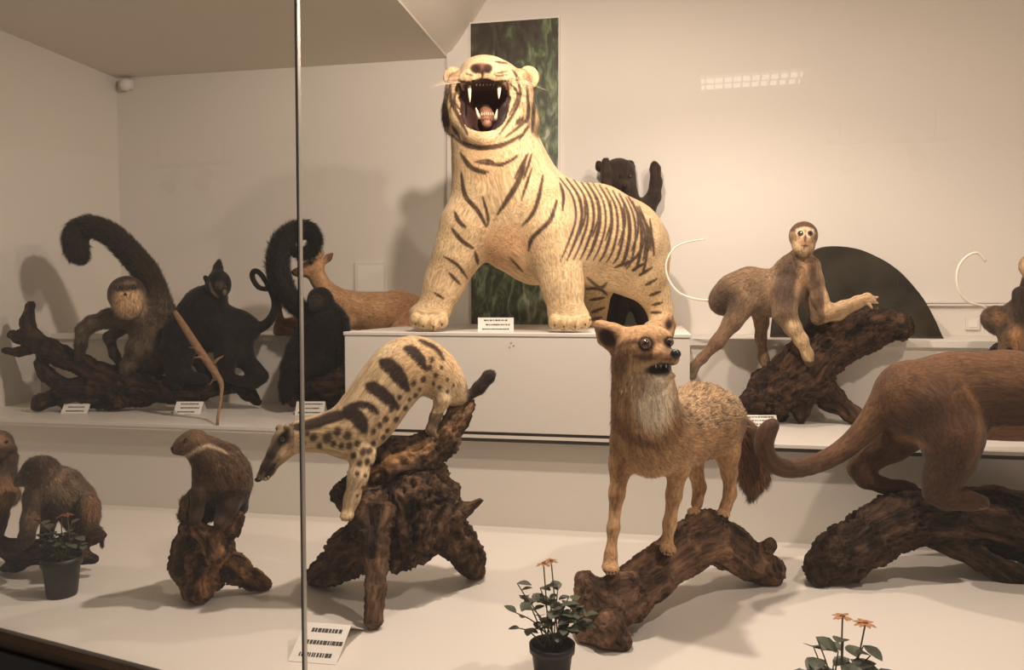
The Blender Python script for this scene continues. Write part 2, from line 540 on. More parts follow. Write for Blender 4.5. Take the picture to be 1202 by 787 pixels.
        a = me.attributes.new('tint', 'FLOAT_COLOR', 'POINT')
        a.data.foreach_set('color', np.concatenate([TT, np.ones((len(TT), 1))], 1).astype(np.float32).ravel())
        g = me.attributes.new('grain', 'FLOAT_VECTOR', 'POINT')
        g.data.foreach_set('vector', np.repeat(G - base, 5, 0).astype(np.float32).ravel())
        ns = n + RNG.normal(0, 0.28, (count, 3)); ns /= np.linalg.norm(ns, axis=1)[:, None]
        me.normals_split_custom_set_from_vertices(np.repeat(ns, 5, 0))
        me.materials.append(FUR)
        o = bpy.data.objects.new(name, me); COL.objects.link(o); o.parent = parent
        o['kind'] = 'stuff'
        return o

class Ctx:
    def __init__(self, o):
        self.p = o.V; self.n = o.N; self.g = o.grain; self.o = o
        self.x, self.y = proj(o.V)
        self.nz = fnoise(o.grain, 60, 21, 3)
        self.lo = fnoise(o.V, 14, 33, 2)
        self.face = -(o.N @ FW)
    def base(self, c, c2=None, amt=0.5):
        c = np.array(c, float)[None]; c2 = c * 0.8 if c2 is None else np.array(c2, float)[None]
        t = np.clip(0.5 + (self.nz - 0.5) * 2 * amt + (self.lo - 0.5) * amt, 0, 1)[:, None]
        return c * (1 - t) + c2 * t
def over(T, c, mask):
    return T * (1 - mask[:, None]) + np.array(c, float)[None] * mask[:, None]
def sst(a, b, x):
    t = np.clip((x - a) / (b - a), 0, 1); return t * t * (3 - 2 * t)
def blob(c, x, y, rx, ry, soft=0.35, roll=0):
    a = math.radians(roll); dx, dy = c.x - x, c.y - y
    u = dx * math.cos(a) + dy * math.sin(a); v = -dx * math.sin(a) + dy * math.cos(a)
    r = np.sqrt((u / rx) ** 2 + (v / ry) ** 2)
    return 1 - sst(1 - soft, 1 + soft, r)
def stroke(c, pts, w, soft=1.0, fn=None, taper=True):
    """painted marking: polyline (tracing units), full width w"""
    pts = np.array([fn(*q) if fn else q for q in pts], float)
    if len(pts) > 2: pts = smooth_path(pts, 4)
    best = np.full(len(c.x), 1e9); n = len(pts) - 1
    for i, (a, b) in enumerate(zip(pts[:-1], pts[1:])):
        ab = b - a; L2 = ab @ ab + 1e-9
        t = np.clip(((c.x - a[0]) * ab[0] + (c.y - a[1]) * ab[1]) / L2, 0, 1)
        d = np.hypot(c.x - a[0] - t * ab[0], c.y - a[1] - t * ab[1])
        u = (i + t) / n
        ww = w * 0.5 * (np.clip(0.35 + 2.2 * np.minimum(u, 1 - u), 0, 1) if taper else 1.0)
        best = np.minimum(best, d - ww)
    return 1 - sst(-soft * 0.5, soft, best)
def wood(name, d, chains, colour, label, h=0.009, k=8, lumps=0.010, lscale=18, seed=1, floor=0.0, cat='driftwood', tint=None, group=None):
    o = Organic(d)
    for ch in chains: o.chain(ch, k)
    o.solve(h, lumps, lscale, seed, floor)
    c = (o.V.min(0) + o.V.max(0)) / 2
    root_loc = (c[0], c[1], o.V[:, 2].min())
    c1 = np.array(colour[0]); c2 = np.array(colour[1])
    def tf(q):
        T = q.base(c1, c2, 0.9)
        return tint(q, T) if tint else T
    me = o.build(name, None, WOOD, tf, root_loc)
    tag(me, label, cat, group)
    return me, o

def front_depth(o, px, py, rad=2.5):
    """camera distance of the body surface at a traced point"""
    if not hasattr(o, '_pp'):
        o._pp = proj(o.V); o._dd = (o.V - CAM) @ FW
    m = np.hypot(o._pp[0] - px, o._pp[1] - py)
    k = m < max(rad, m.min() + 0.5)
    return float(o._dd[k].min())
def snap_eye(t, o, px, py, r, iris=None, sink=0.15):
    d = front_depth(o, px, py); R = r * d / FPX
    e = ball('eye', P(px, py, d + R * sink), R, iris or M_EYE, t)
    if iris is not None:
        ball('pupil', P(px, py, d + R * sink - R * 0.42), R * 0.70, M_EYE, t)
    return e
def snap_nose(t, o, px, py, rx, ry, rz, mat=None):
    d = front_depth(o, px, py, 3.5); q = d / FPX
    return ball('nose', P(px, py, d + rz * q * 0.35), (rx * q, ry * q, rz * q), mat or M_NOSE, t, np.array([RT, UP, FW]))

# ------------------------------------------------------------------ the display case
Z2 = 0.36            # second tier
Z3 = 0.695           # rear tier
ZB = 0.74            # tiger box
YR = 2.82            # riser of the second tier
YF2 = 2.76           # front edge of the second tier
Y3 = 3.42            # front of the rear tier
YB = 3.95            # back wall
XL = float(ony(137, 92, YB)[0]) # left wall
XR = 2.35
ZCE = float(ony(137, 92, YB)[2])
XS = float(ony(525, 65, YB)[0])
ZCR = 2.75
GP = np.array([-1.12, 1.561]); GD = nrm(np.array([0.565, -0.130]))   # foot line of the glass front
def gx(x): return GP[1] + (x - GP[0]) * GD[1] / GD[0]

def struct(o): o['kind'] = 'structure'; return o
deck_poly = [(XL, gx(XL)), (XR, gx(XR)), (XR, YB), (XL, YB)]
struct(prism('floor', deck_poly, -0.02, 0.0, M_DECK, None, (0, 2.5, 0)))
struct(box('wall_left', XL - 0.06, XL, gx(XL), YB + 0.06, -0.02, ZCR, M_WALL))
struct(box('wall_back', XL, XR, YB + 0.001, YB + 0.06, -0.02, ZCR, M_WALL))
struct(box('wall_right', XR, XR + 0.06, gx(XR), YB + 0.06, -0.02, ZCR, M_WALL))
ce = [(XL, gx(XL)), (XS, gx(XS)), (XS, YB), (XL, YB)]
struct(prism('ceiling', ce, ZCE, ZCE + 0.03, M_CEIL, None, (XL, YB, ZCE)))
ce2 = [(XS, gx(XS)), (XR, gx(XR)), (XR, YB), (XS, YB)]
struct(prism('ceiling', ce2, ZCR, ZCR + 0.03, M_CEIL, None, (XS, YB, ZCR)))
# the ceiling rises in a smooth slope to the right of the soffit
_v = []; _f = []
_pr = [(XS - 0.02, ZCE + 0.001), (XS + 0.03, ZCE + 0.03), (XS + 0.08, ZCE + 0.09), (XS + 0.20, ZCE + 0.27), (XS + 0.42, ZCR)]
for (x, z) in _pr:
    _v += [(x, gx(XS) - 0.1, z), (x, YB, z)]
for (x, z) in _pr:
    _v += [(x, gx(XS) - 0.1, z + 0.03), (x, YB, z + 0.03)]
_n = len(_pr)
for k in range(_n - 1):
    _f += [(2 * k, 2 * k + 1, 2 * k + 3, 2 * k + 2), (2 * (_n + k), 2 * (_n + k) + 2, 2 * (_n + k) + 3, 2 * (_n + k) + 1)]
struct(mesh_obj('trim_1', _v, _f, M_CEIL, None, (XS, YB, ZCE), True))

# tiers
pl = empty('display_platform', ((XL + XR) / 2, YR, 0), 'long white middle tier with a shadowed riser above the bottom deck', 'platform')
box('riser', XL, XR, YR, YR + 0.02, 0, Z2 - 0.024, M_BOX, pl)
box('top_board', XL, XR, YF2, YB, Z2 - 0.012, Z2, M_DECK, pl)
box('gap_shade_strip', -1.15, XR, YF2 + 0.006, YR + 0.01, Z2 - 0.026, Z2 - 0.012, M_SHADOWGAP, pl)  # dark strip painted as the shadow gap under the board
box('under_board', XL, -1.15, YF2 + 0.004, YR + 0.01, Z2 - 0.024, Z2 - 0.012, M_BOX, pl)

xb0 = float(ony(405, 391, YF2)[0]); xb1 = float(ony(810, 397, YF2)[0])
tb = empty('display_box', ((xb0 + xb1) / 2, YF2, Z2), 'large white box plinth under the roaring white tiger', 'plinth')
box('body', xb0, xb1, YF2 - 0.005, Y3 + 0.45, Z2 + 0.012, ZB - 0.014, M_BOX, tb, 0.002)
box('lid', xb0 - 0.004, xb1 + 0.004, YF2 - 0.009, Y3 + 0.45, ZB - 0.013, ZB, M_BOX, tb, 0.002)
box('base_gap_shade', xb0 + 0.01, xb1 - 0.01, YF2 + 0.004, Y3 + 0.4, Z2, Z2 + 0.012, M_SHADOWGAP, tb)  # dark filler painted as the shade under the plinth
q = ony(599, 406, YF2 - 0.0055)
for i, (dx, dz) in enumerate(((0, 0.008), (0.009, -0.002), (-0.006, -0.008))):
    box('scuff_mark', q[0] + dx, q[0] + dx + 0.006, YF2 - 0.0065, YF2 - 0.005, q[2] + dz, q[2] + dz + 0.004, M_STEEL, tb)

def rear_tier(x0, x1, label):
    r = empty('rear_platform', ((x0 + x1) / 2, Y3, Z2), label, 'platform')
    box('body', x0, x1, Y3 + 0.02, YB, Z2, Z3 - 0.03, M_BOX, r)
    box('top_board', x0, x1, Y3, YB, Z3 - 0.030, Z3, M_BOX, r, 0.002)
    return r
rear_tier(XL, xb0 - 0.02, 'white rear ledge carrying the tan deer behind the black monkeys')
rear_tier(xb1 + 0.02, XR, 'white rear ledge carrying the dark rounded panel')

# banner on the back wall
def banner_material():
    m, N, L, b = newmat('jungle_print')
    b.inputs['Roughness'].default_value = 0.45
    tc = N.new('ShaderNodeTexCoord')
    mp = N.new('ShaderNodeMapping'); mp.inputs['Rotation'].default_value = (0, 0.5, 0); mp.inputs['Scale'].default_value = (3.2, 1, 1.5)
    L.new(tc.outputs['Object'], mp.inputs['Vector'])
    n1 = N.new('ShaderNodeTexNoise'); n1.inputs['Scale'].default_value = 5; n1.inputs['Detail'].default_value = 6; n1.inputs['Distortion'].default_value = 1.4
    n2 = N.new('ShaderNodeTexNoise'); n2.inputs['Scale'].default_value = 1.6; n2.inputs['Detail'].default_value = 3
    n3 = N.new('ShaderNodeTexNoise'); n3.inputs['Scale'].default_value = 22; n3.inputs['Detail'].default_value = 4
    L.new(mp.outputs[0], n1.inputs['Vector']); L.new(tc.outputs['Object'], n2.inputs['Vector']); L.new(mp.outputs[0], n3.inputs['Vector'])
    sp = N.new('ShaderNodeSeparateXYZ'); L.new(tc.outputs['Object'], sp.inputs[0])
    # greener low down and to the right of the sheet, brown-black at the top
    hz = N.new('ShaderNodeMapRange'); hz.inputs[1].default_value = 2.0; hz.inputs[2].default_value = 0.6; hz.inputs[3].default_value = -0.12; hz.inputs[4].default_value = 0.16
    L.new(sp.outputs['Z'], hz.inputs[0])
    hx = N.new('ShaderNodeMapRange'); hx.inputs[1].default_value = -0.1; hx.inputs[2].default_value = 0.24; hx.inputs[3].default_value = -0.05; hx.inputs[4].default_value = 0.13
    L.new(sp.outputs['X'], hx.inputs[0])
    a1 = N.new('ShaderNodeMath'); a1.operation = 'ADD'; L.new(n1.outputs['Fac'], a1.inputs[0]); L.new(hz.outputs[0], a1.inputs[1])
    a2 = N.new('ShaderNodeMath'); a2.operation = 'ADD'; L.new(a1.outputs[0], a2.inputs[0]); L.new(hx.outputs[0], a2.inputs[1])
    a3 = N.new('ShaderNodeMath'); a3.operation = 'MULTIPLY_ADD'; a3.inputs[1].default_value = 0.25; L.new(n3.outputs['Fac'], a3.inputs[0]); L.new(a2.outputs[0], a3.inputs[2])
    rp = N.new('ShaderNodeValToRGB')
    els = rp.color_ramp.elements
    els[0].position = 0.50; els[0].color = rgba((50, 42, 31))
    els[1].position = 0.98; els[1].color = rgba((176, 178, 158))
    for pos, c in ((0.60, (64, 58, 44)), (0.70, (66, 72, 52)), (0.78, (92, 108, 72)), (0.88, (124, 136, 104))):
        e = els.new(pos); e.color = rgba(c)
    L.new(a3.outputs[0], rp.inputs[0])
    L.new(rp.outputs[0], b.inputs['Base Color'])
    return m
pa = ony(551, 26, YB - 0.03); pb = ony(657, 19, YB - 0.03)
bn = empty('jungle_banner', ((pa[0] + pb[0]) / 2, YB - 0.02, Z3), 'tall narrow banner with a dark green jungle print behind the tiger', 'banner')
box('printed_sheet', pa[0] + 0.008, pb[0] - 0.006, YB - 0.036, YB - 0.03, Z3, (pa[2] + pb[2]) / 2 - 0.01, banner_material(), bn)
box('backing_board', pa[0], pb[0], YB - 0.03, YB, Z3, (pa[2] + pb[2]) / 2, M_CARD, bn)
# pale pier edge beside the banner
struct(box('trim_2', float(ony(526, 200, YB)[0]), pa[0] - 0.002, YB - 0.022, YB, Z2, ZCR, M_WALL))

# dark rounded panel on the right rear ledge
def domed_panel():
    fn = lambda x, y: ony(x, y, Y3 + 0.20)
    pts = [(905, 399), (908, 372), (916, 345), (930, 318), (948, 300), (969, 291), (1003, 293), (1031, 304), (1050, 316), (1064, 329), (1082, 351), (1096, 376), (1106, 399)]
    w = smooth_path([fn(*p) for p in pts], 4); w[:, 2] = np.maximum(w[:, 2], Z3); w[0, 2] = w[-1, 2] = Z3
    o = empty('dark_panel', (float(w[:, 0].mean()), Y3 + 0.20, Z3), 'dark glossy green rounded panel standing on the white ledge behind the langur', 'panel')
    m, N, L, b = newmat('dark_green_gloss')
    b.inputs['Roughness'].default_value = 0.12; b.inputs['Coat Weight'].default_value = 0.4
    tc = N.new('ShaderNodeTexCoord'); nz = N.new('ShaderNodeTexNoise'); nz.inputs['Scale'].default_value = 7; nz.inputs['Detail'].default_value = 5
    L.new(tc.outputs['Object'], nz.inputs['Vector'])
    rp = N.new('ShaderNodeValToRGB'); rp.color_ramp.elements[0].position = 0.35; rp.color_ramp.elements[0].color = rgba((44, 38, 29))
    rp.color_ramp.elements[1].position = 0.7; rp.color_ramp.elements[1].color = rgba((66, 62, 48))
    L.new(nz.outputs['Fac'], rp.inputs[0]); L.new(rp.outputs[0], b.inputs['Base Color'])
    n = len(w); V = []; F = []
    for dy in (-0.02, 0.02):
        for p in w: V.append((p[0], Y3 + 0.20 + dy, p[2]))
    F.append(tuple(range(n))); F.append(tuple(range(2 * n - 1, n - 1, -1)))
    for i in range(n): F.append((i, n + i, n + (i + 1) % n, (i + 1) % n))
    mesh_obj('face', V, F, m, o)
    V, F = tube_geo([(p[0], Y3 + 0.20, p[2]) for p in w], 0.006, 6)
    return o, mesh_obj('rim', V, F, M_DARK, o, None, True)
domed_panel()

# added strip and plate standing in for reflections on the back wall, detector in the corner, framed sheet
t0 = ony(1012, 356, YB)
td = empty('reflection_strip', (1.4, YB - 0.01, t0[2]), 'slim white strip standing in for reflected lines along the back wall above the ledge', 'reflection strip')
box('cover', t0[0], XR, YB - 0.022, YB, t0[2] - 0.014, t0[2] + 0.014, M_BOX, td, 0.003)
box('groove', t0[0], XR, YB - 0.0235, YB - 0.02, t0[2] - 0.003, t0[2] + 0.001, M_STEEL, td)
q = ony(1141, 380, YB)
so = empty('reflection_plate', (q[0], YB, q[2] - 0.03), 'small square white plate on the back wall standing in for a reflected outlet', 'reflection plate')
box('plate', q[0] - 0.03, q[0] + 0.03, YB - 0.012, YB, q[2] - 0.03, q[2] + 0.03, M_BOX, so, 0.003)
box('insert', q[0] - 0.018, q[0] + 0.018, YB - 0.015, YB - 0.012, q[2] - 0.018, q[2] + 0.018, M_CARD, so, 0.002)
q = ony(148, 100, YB - 0.03)
de = empty('corner_detector', (q[0], YB, q[2]), 'small white ceiling detector in the upper corner', 'detector')
box('bracket', q[0] - 0.05, q[0] + 0.03, YB - 0.03, YB, q[2] - 0.02, q[2] + 0.035, M_BOX, de, 0.004)
ball('lens', (q[0] + 0.005, YB - 0.04, q[2]), (0.034, 0.03, 0.034), M_CARD, de)
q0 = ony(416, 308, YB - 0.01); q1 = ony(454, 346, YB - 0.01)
fs = empty('framed_sheet', ((q0[0] + q1[0]) / 2, YB, q1[2]), 'small pale framed sheet on the back wall above the deer', 'notice')
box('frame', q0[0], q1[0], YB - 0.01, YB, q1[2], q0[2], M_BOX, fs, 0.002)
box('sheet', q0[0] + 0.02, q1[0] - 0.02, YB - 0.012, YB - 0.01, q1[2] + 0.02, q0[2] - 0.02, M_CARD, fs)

# front glass, base
m_gl, N_, L_, b_ = newmat('clear_glass')
N_.remove(b_)
tr = N_.new('ShaderNodeBsdfTransparent'); tr.inputs[0].default_value = (0.985, 0.985, 0.975, 1)
gl = N_.new('ShaderNodeBsdfGlossy'); gl.inputs['Roughness'].default_value = 0.0
fr_ = N_.new('ShaderNodeFresnel'); fr_.inputs[0].default_value = 1.5
gm_ = N_.new('ShaderNodeNewGeometry'); io_ = N_.new('ShaderNodeMapRange')
io_.inputs[3].default_value = 1.5; io_.inputs[4].default_value = 1 / 1.5   # same index seen from either side of the sheet
L_.new(gm_.outputs['Backfacing'], io_.inputs[0]); L_.new(io_.outputs[0], fr_.inputs[0])
mx_ = N_.new('ShaderNodeMixShader')
L_.new(fr_.outputs[0], mx_.inputs[0]); L_.new(tr.outputs[0], mx_.inputs[1]); L_.new(gl.outputs[0], mx_.inputs[2])
L_.new(mx_.outputs[0], N_['Material Output'].inputs[0])
def glass_x(px):      # where the sight line meets the glass foot line
    v = P(px, CY, 1.0) - CAM; n2 = np.array([-GD[1], GD[0]])
    t = (GP @ n2) / (v[:2] @ n2); return (v * t)[:2]
gj = glass_x(353.5)
gl0 = np.array([XL, gx(XL)]); gl1 = np.array([XR, gx(XR)])
def pane(name, a, b):
    c = (a + b) / 2; L = np.linalg.norm(b - a) / 2
    g3 = np.array([GD[0], GD[1], 0]); n3 = np.array([-GD[1], GD[0], 0])
    o = obox(name, (c[0], c[1], 1.32), g3, n3, (0, 0, 1), L, 0.004, 1.34, m_gl, None, (c[0], c[1], -0.02))
    return struct(o)
n2 = np.array([-GD[1], GD[0]])
pane('window_1', gl0, gj - GD * 0.002)
pane('window_2', gj + GD * 0.002, gl1)
g3 = np.array([GD[0], GD[1], 0]); n3 = np.array([n2[0], n2[1], 0])
ed = empty('trim_3', (gj[0], gj[1], 0)); struct(ed)
obox('dark_seal', (gj[0] - GD[0] * 0.0022, gj[1] - GD[1] * 0.0022, 1.32), g3, n3, (0, 0, 1), 0.0016, 0.0045, 1.34, M_DARK, ed)
obox('bright_edge', (gj[0] + GD[0] * 0.0012, gj[1] + GD[1] * 0.0012, 1.32), g3, n3, (0, 0, 1), 0.0018, 0.0045, 1.34, M_STEEL, ed)
# dark base with a bronze rail under the glass
mid = (gl0 + gl1) / 2; HL = np.linalg.norm(gl1 - gl0) / 2
ba = empty('case_base', (mid[0], mid[1], -0.75), 'dark base of the case under the front glass', 'base')
obox('rail', (mid[0] - n2[0] * 0.022, mid[1] - n2[1] * 0.022, -0.018), g3, n3, (0, 0, 1), HL, 0.016, 0.012, M_BRONZE, ba, None, 0.002)
obox('panel', (mid[0] - n2[0] * 0.03, mid[1] - n2[1] * 0.03, -0.39), g3, n3, (0, 0, 1), HL, 0.02, 0.36, M_DARK, ba)

# ------------------------------------------------------------------ gallery in front of the case (seen mirrored in the glass)
def mirrored(px, py, z):
    """point at height z on the sight line after it bounces off the front glass"""
    v = P(px, py, 1.0) - CAM; nn = np.array([n2[0], n2[1], 0.0])
    g = np.array([GP[0], GP[1], 0.0])
    t = ((g - CAM) @ nn) / (v @ nn); h = CAM + v * t
    r = v - 2 * (v @ nn) * nn
    return h + r * ((z - h[2]) / r[2])
ZG = 2.42
struct(prism('ceiling', [(-8.0, -7.5), (5.5, -7.5), (5.5, gx(5.5) - 0.05), (-8.0, gx(-8.0) - 0.05)], ZG, ZG + 0.05, M_CEIL, None, (0, -3, ZG)))
m_lamp, N_, L_, b_ = newmat('lamp_glow')
b_.inputs['Emission Color'].default_value = (1.0, 0.93, 0.82, 1); b_.inputs['Emission Strength'].default_value = 2.6
a0, a1 = mirrored(818, 99, ZG - 0.02), mirrored(946, 90, ZG - 0.02)
ld = nrm(a1 - a0); lw = nrm(np.cross(ld, [0, 0, 1])); LL = np.linalg.norm(a1 - a0)
lc = (a0 + a1) / 2; lc[2] = ZG - 0.006
lo_ = empty('louvre_light', lc, 'fluorescent louvre ceiling light of the gallery mirrored in the glass', 'ceiling light')
obox('tray', lc - np.array([0, 0, 0.004]), ld, lw, (0, 0, 1), LL / 2, 0.20, 0.004, M_STEEL, lo_)
obox('tube_lamp', lc - np.array([0, 0, 0.02]) + lw * 0.08, ld, lw, (0, 0, 1), LL / 2 - 0.03, 0.014, 0.012, m_lamp, lo_)
obox('tube_lamp', lc - np.array([0, 0, 0.02]) - lw * 0.08, ld, lw, (0, 0, 1), LL / 2 - 0.03, 0.014, 0.012, m_lamp, lo_)
for k in range(13):
    cc = lc + ld * LL * (k / 12 - 0.5) - np.array([0, 0, 0.04])
    obox('louvre_blade', cc, ld, lw, (0, 0, 1), 0.004, 0.20, 0.025, M_STEEL, lo_)
def track(p0, p1, heads, label):
    c = (p0 + p1) / 2
    t = empty('track_light', c, label, 'track light')
    d = nrm(p1 - p0)
    obox('rail', c, d, nrm(np.cross(d, [0, 0, 1])), (0, 0, 1), np.linalg.norm(p1 - p0) / 2, 0.02, 0.02, M_DARK, t)
    for s in (-0.4, 0.4):
        q = c + (p1 - p0) * s; tube('hanger', [q, np.array([q[0], q[1], ZG])], 0.006, M_DARK, t)
    for u in heads:
        q = p0 + (p1 - p0) * u
        tube('lamp_arm', [q, q - np.array([0, 0, 0.10])], 0.012, M_DARK, t)
        b0 = q - np.array([0, 0, 0.10]); b1 = b0 + np.array([0.05, 0.10, -0.13])
        tube('lamp_head', [b0 - (b1 - b0) * 0.3, b0, b1], [0.04, 0.055, 0.07], M_DARK, t, 12)
    return t
track(mirrored(972, 167, ZG - 0.25), mirrored(1112, 163, ZG - 0.25), (0.16, 0.74), 'black ceiling track with two spotlights mirrored at the right of the glass')
track(mirrored(177, 196, ZG - 0.25), mirrored(272, 191, ZG - 0.25), (0.3, 0.7), 'black ceiling track with two spotlights mirrored in the left pane')

# ------------------------------------------------------------------ white tiger
def tiger():
    K = cr(470, 180, 3.421); H = cr(500, 50, 4.917)
    o = Organic(3.0)
    dl, dr = 3.02, 2.94                       # depth of the two fore paws
    dh = 3.40
    # trunk
    o.chain([(588, 225, 3.02, 50), (606, 250, 3.06, 54), (650, 266, 3.18, 54), (695, 275, 3.30, 56), (726, 288, 3.40, 53), (740, 300, 3.46, 46)], 14)
    o.chain([(600, 285, 3.00, 34), (628, 300, 3.02, 30), (660, 300, 3.14, 36)], 20)
    # neck
    o.chain([(576, 128, 2.98, 46), (578, 165, 2.98, 44), (586, 200, 3.0, 50), (600, 235, 3.03, 56)], 18)
    o.chain([(590, 150, 3.06, 36), (604, 196, 3.08, 36), (636, 240, 3.15, 38)], 14)
    # fore legs
    o.chain([(566, 240, 2.99, 36), (551, 268, 2.98, 32), (536, 300, 2.98, 25), (522, 332, 2.99, 21), (513, 354, 2.98, 20)], 16)
    o.chain([(632, 245, 2.98, 34), (646, 275, 2.94, 30), (655, 305, 2.92, 24.5), (660, 335, 2.90, 21.5), (664, 360, 2.885, 21)], 16)
    # paws with toes
    for px, py, d, dirs in ((504, 371, 2.965, ((-16, 8), (-7, 11), (5, 12), (15, 9))), (668, 374, 2.875, ((-17, 7), (-6, 9), (7, 9), (19, 6)))):
        o.ell((px, py - 3, d + 0.02), (24, 14, 24), 0, 8)
        for tx, ty in dirs:
            o.ell((px + tx, py + ty - 3, d - 0.065 + abs(tx) * 0.0016), (7.5, 9, 11), 0, 3, 0.7)
    # hind legs
    o.chain([(742, 292, 3.44, 42), (752, 320, 3.40, 30), (768, 346, 3.44, 17), (776, 366, 3.46, 13), (774, 382, 3.42, 12)], 12)
    o.ell((770, 384, 3.38), (15, 8, 20), 0, 6)
    o.chain([(704, 300, 3.56, 36), (700, 330, 3.56, 22), (699, 356, 3.60, 14), (700, 378, 3.60, 12)], 10)
    o.ell((698, 383, 3.55), (15, 8, 18), 0, 6)
    # head, mouth wide open, muzzle lifted
    X, Y0, dH = 574, 118, 2.90
    e = lambda x, y, z, rx, ry, rz, **kw: o.ell((X + x, Y0 - y, dH - z / FPX * 2.9), (rx, ry, rz), **kw)
    e(0, 4, -32, 47, 44, 44, k=10)
    e(-4, 26, 8, 30, 20, 32, k=9)
    e(-5, 37, -8, 27, 12, 30, k=9)
    e(-20, 24, 24, 17, 11, 15, k=3); e(11, 25, 24, 17, 11, 15, k=3)
    e(-47, -18, -22, 8, 19, 14, k=5, fl=3.4); e(50, -24, -24, 8, 22, 14, k=5, fl=3.2)
    e(-5, 37, 36, 11, 7, 6, k=3)
    e(-39, -2, -12, 13, 34, 26, k=8, fl=2.6); e(37, 0, -12, 15, 36, 28, k=8, fl=2.8)
    w = lambda x, y, z, r: (X + x, Y0 - y, dH - z / FPX * 2.9, r)
    o.chain([w(-34, 2, -10, 12), w(-30, -24, 4, 11), w(-18, -40, 16, 10), w(-5, -45, 20, 11), w(8, -40, 16, 10), w(20, -24, 4, 11), w(27, 2, -10, 12)], 6)
    e(-42, 27, -34, 12, 13, 7, k=4); e(46, 27, -34, 13, 14, 7, k=4)
    e(-6, -9, 22, 26, 29, 40, cut=True, k=3)
    e(-6, 6, 24, 30, 14, 36, cut=True, k=3)
    e(-44, 27, -24, 6, 7, 6, cut=True, k=2); e(46, 27, -24, 6, 7, 6, cut=True, k=2)
    o.solve(0.0056, floor=ZB)
    base = P(640, 389, 3.12); base[2] = ZB
    t = empty('white_tiger', base, 'mounted white tiger roaring with its mouth wide open on the white box', 'tiger')
    cream, cream2, dk = (224, 196, 152), (206, 174, 130), (62, 44, 31)
    def tint(c):
        T = c.base(cream, cream2, 0.6)
        # warmer, darker tone on chest and throat
        T = over(T, (206, 154, 108), 0.6 * blob(c, 596, 290, 30, 26, 0.6) * (c.face > 0.1))
        T = over(T, (214, 170, 122), 0.5 * blob(c, 572, 190, 34, 22, 0.6))
        front = (c.face > -0.25).astype(float)
        S = np.zeros(len(c.x))
        def st(pts, w, fn):
            nonlocal S
            wob = 1.0
            S = np.maximum(S, stroke(c, pts, w / (3.421 if fn is K else 4.917) * 1.25 + 0.5, 1.1, fn))
        for i in range(13):
            tx = 640 + 26.5 * i; ty = 100 + 0.0011 * (tx - 640) ** 2
            lean = 1 - i / 26
            st([(tx, ty), (tx + 52 * lean, ty + 75), (tx + 64 * lean, ty + 165), (tx + 34 * lean, ty + 260), (tx + 2, ty + 335 - 5 * i)], (4.2, 7.5, 5.2, 6.4, 9.0)[i % 5], K)
            if i % 2:
                st([(tx + 70, ty + 70), (tx + 76, ty + 150), (tx + 50, ty + 230)], 5, K)
        for a in (((960, 492), (1012, 458)), ((985, 530), (1030, 505)), ((1000, 572), (1045, 556)), ((1010, 610), (1052, 600)), ((930, 470), (985, 440)),
                  ((750, 500), (800, 540), (830, 520)), ((745, 545), (800, 545), (830, 570)), ((760, 590), (820, 580)), ((765, 640), (820, 620)), ((760, 670), (810, 660)),
                  ((900, 455), (960, 400), (985, 320)), ((915, 175), (962, 260), (985, 350), (975, 430)), ((950, 215), (992, 300), (1006, 390)), ((985, 275), (1010, 340), (1018, 410)), ((640, 120), (655, 170), (650, 230)), ((1005, 640), (1048, 640)), ((860, 460), (930, 430))):
            st(a, 7, K)
        for pts, w in (([(245, 80), (260, 170), (310, 230), (345, 295)], 12), ([(505, 10), (470, 120), (390, 245)], 15), ([(528, 60), (485, 190)], 6),
                       ([(572, 90), (555, 180), (530, 245), (488, 292)], 11), ([(628, 190), (600, 270), (530, 340), (515, 392)], 12),
                       ([(218, 235), (235, 275), (262, 296)], 11), ([(205, 300), (245, 350), (292, 382)], 11), ([(175, 415), (230, 450), (268, 502)], 7),
                       ([(195, 480), (240, 527)], 8), ([(300, 395), (312, 446)], 9), ([(245, 10), (290, 60), (352, 76)], 11), ([(300, 35), (400, 45), (470, 15)], 7),
                       ([(330, 175), (350, 250), (350, 290)], 7), ([(135, 560), (175, 585)], 5), ([(440, 420), (490, 475)], 4)):
            st(pts, w, K)
        for pts, w in (([(150, 535), (230, 590), (330, 608), (450, 588), (565, 525)], 20), ([(200, 640), (260, 720), (345, 757)], 18), ([(290, 690), (360, 680), (430, 710), (530, 650)], 10),
                       ([(140, 240), (150, 340), (190, 430), (240, 530)], 14), ([(182, 240), (165, 330), (198, 385), (205, 330)], 7), ([(520, 195), (545, 290), (510, 400), (425, 530)], 11),
                       ([(488, 240), (530, 300), (480, 420)], 8), ([(580, 240), (592, 400), (560, 465), (460, 545)], 13), ([(628, 280), (612, 520)], 13), ([(112, 330), (108, 420), (130, 480)], 26),
                       ([(590, 640), (510, 787)], 11), ([(612, 640), (565, 787)], 9), ([(560, 430), (520, 470)], 22), ([(120, 250), (125, 320)], 12), ([(400, 110), (470, 120)], 6), ([(395, 180), (470, 165)], 4), ([(400, 195), (470, 185)], 4), ([(230, 180), (270, 190)], 4), ([(190, 235), (215, 330), (260, 440), (290, 500)], 14), ([(470, 235), (478, 340), (450, 440), (400, 500)], 12), ([(500, 160), (540, 210)], 8), ([(150, 480), (200, 560)], 12), ([(600, 470), (540, 560)], 10)):
            st(pts, w, H)
        T = over(T, dk, S * (0.72 + 0.28 * c.nz))
        T = over(T, (176, 136, 98), 0.7 * np.maximum(blob(c, 532, 92, 6, 7), blob(c, 619, 92, 6.5, 7)) * front)  # ear hollows: inner shading tinted into the fur
        T = over(T, (74, 52, 38), 0.8 * np.maximum(blob(c, 522, 140, 5, 9), blob(c, 627, 150, 4, 10) * .6))
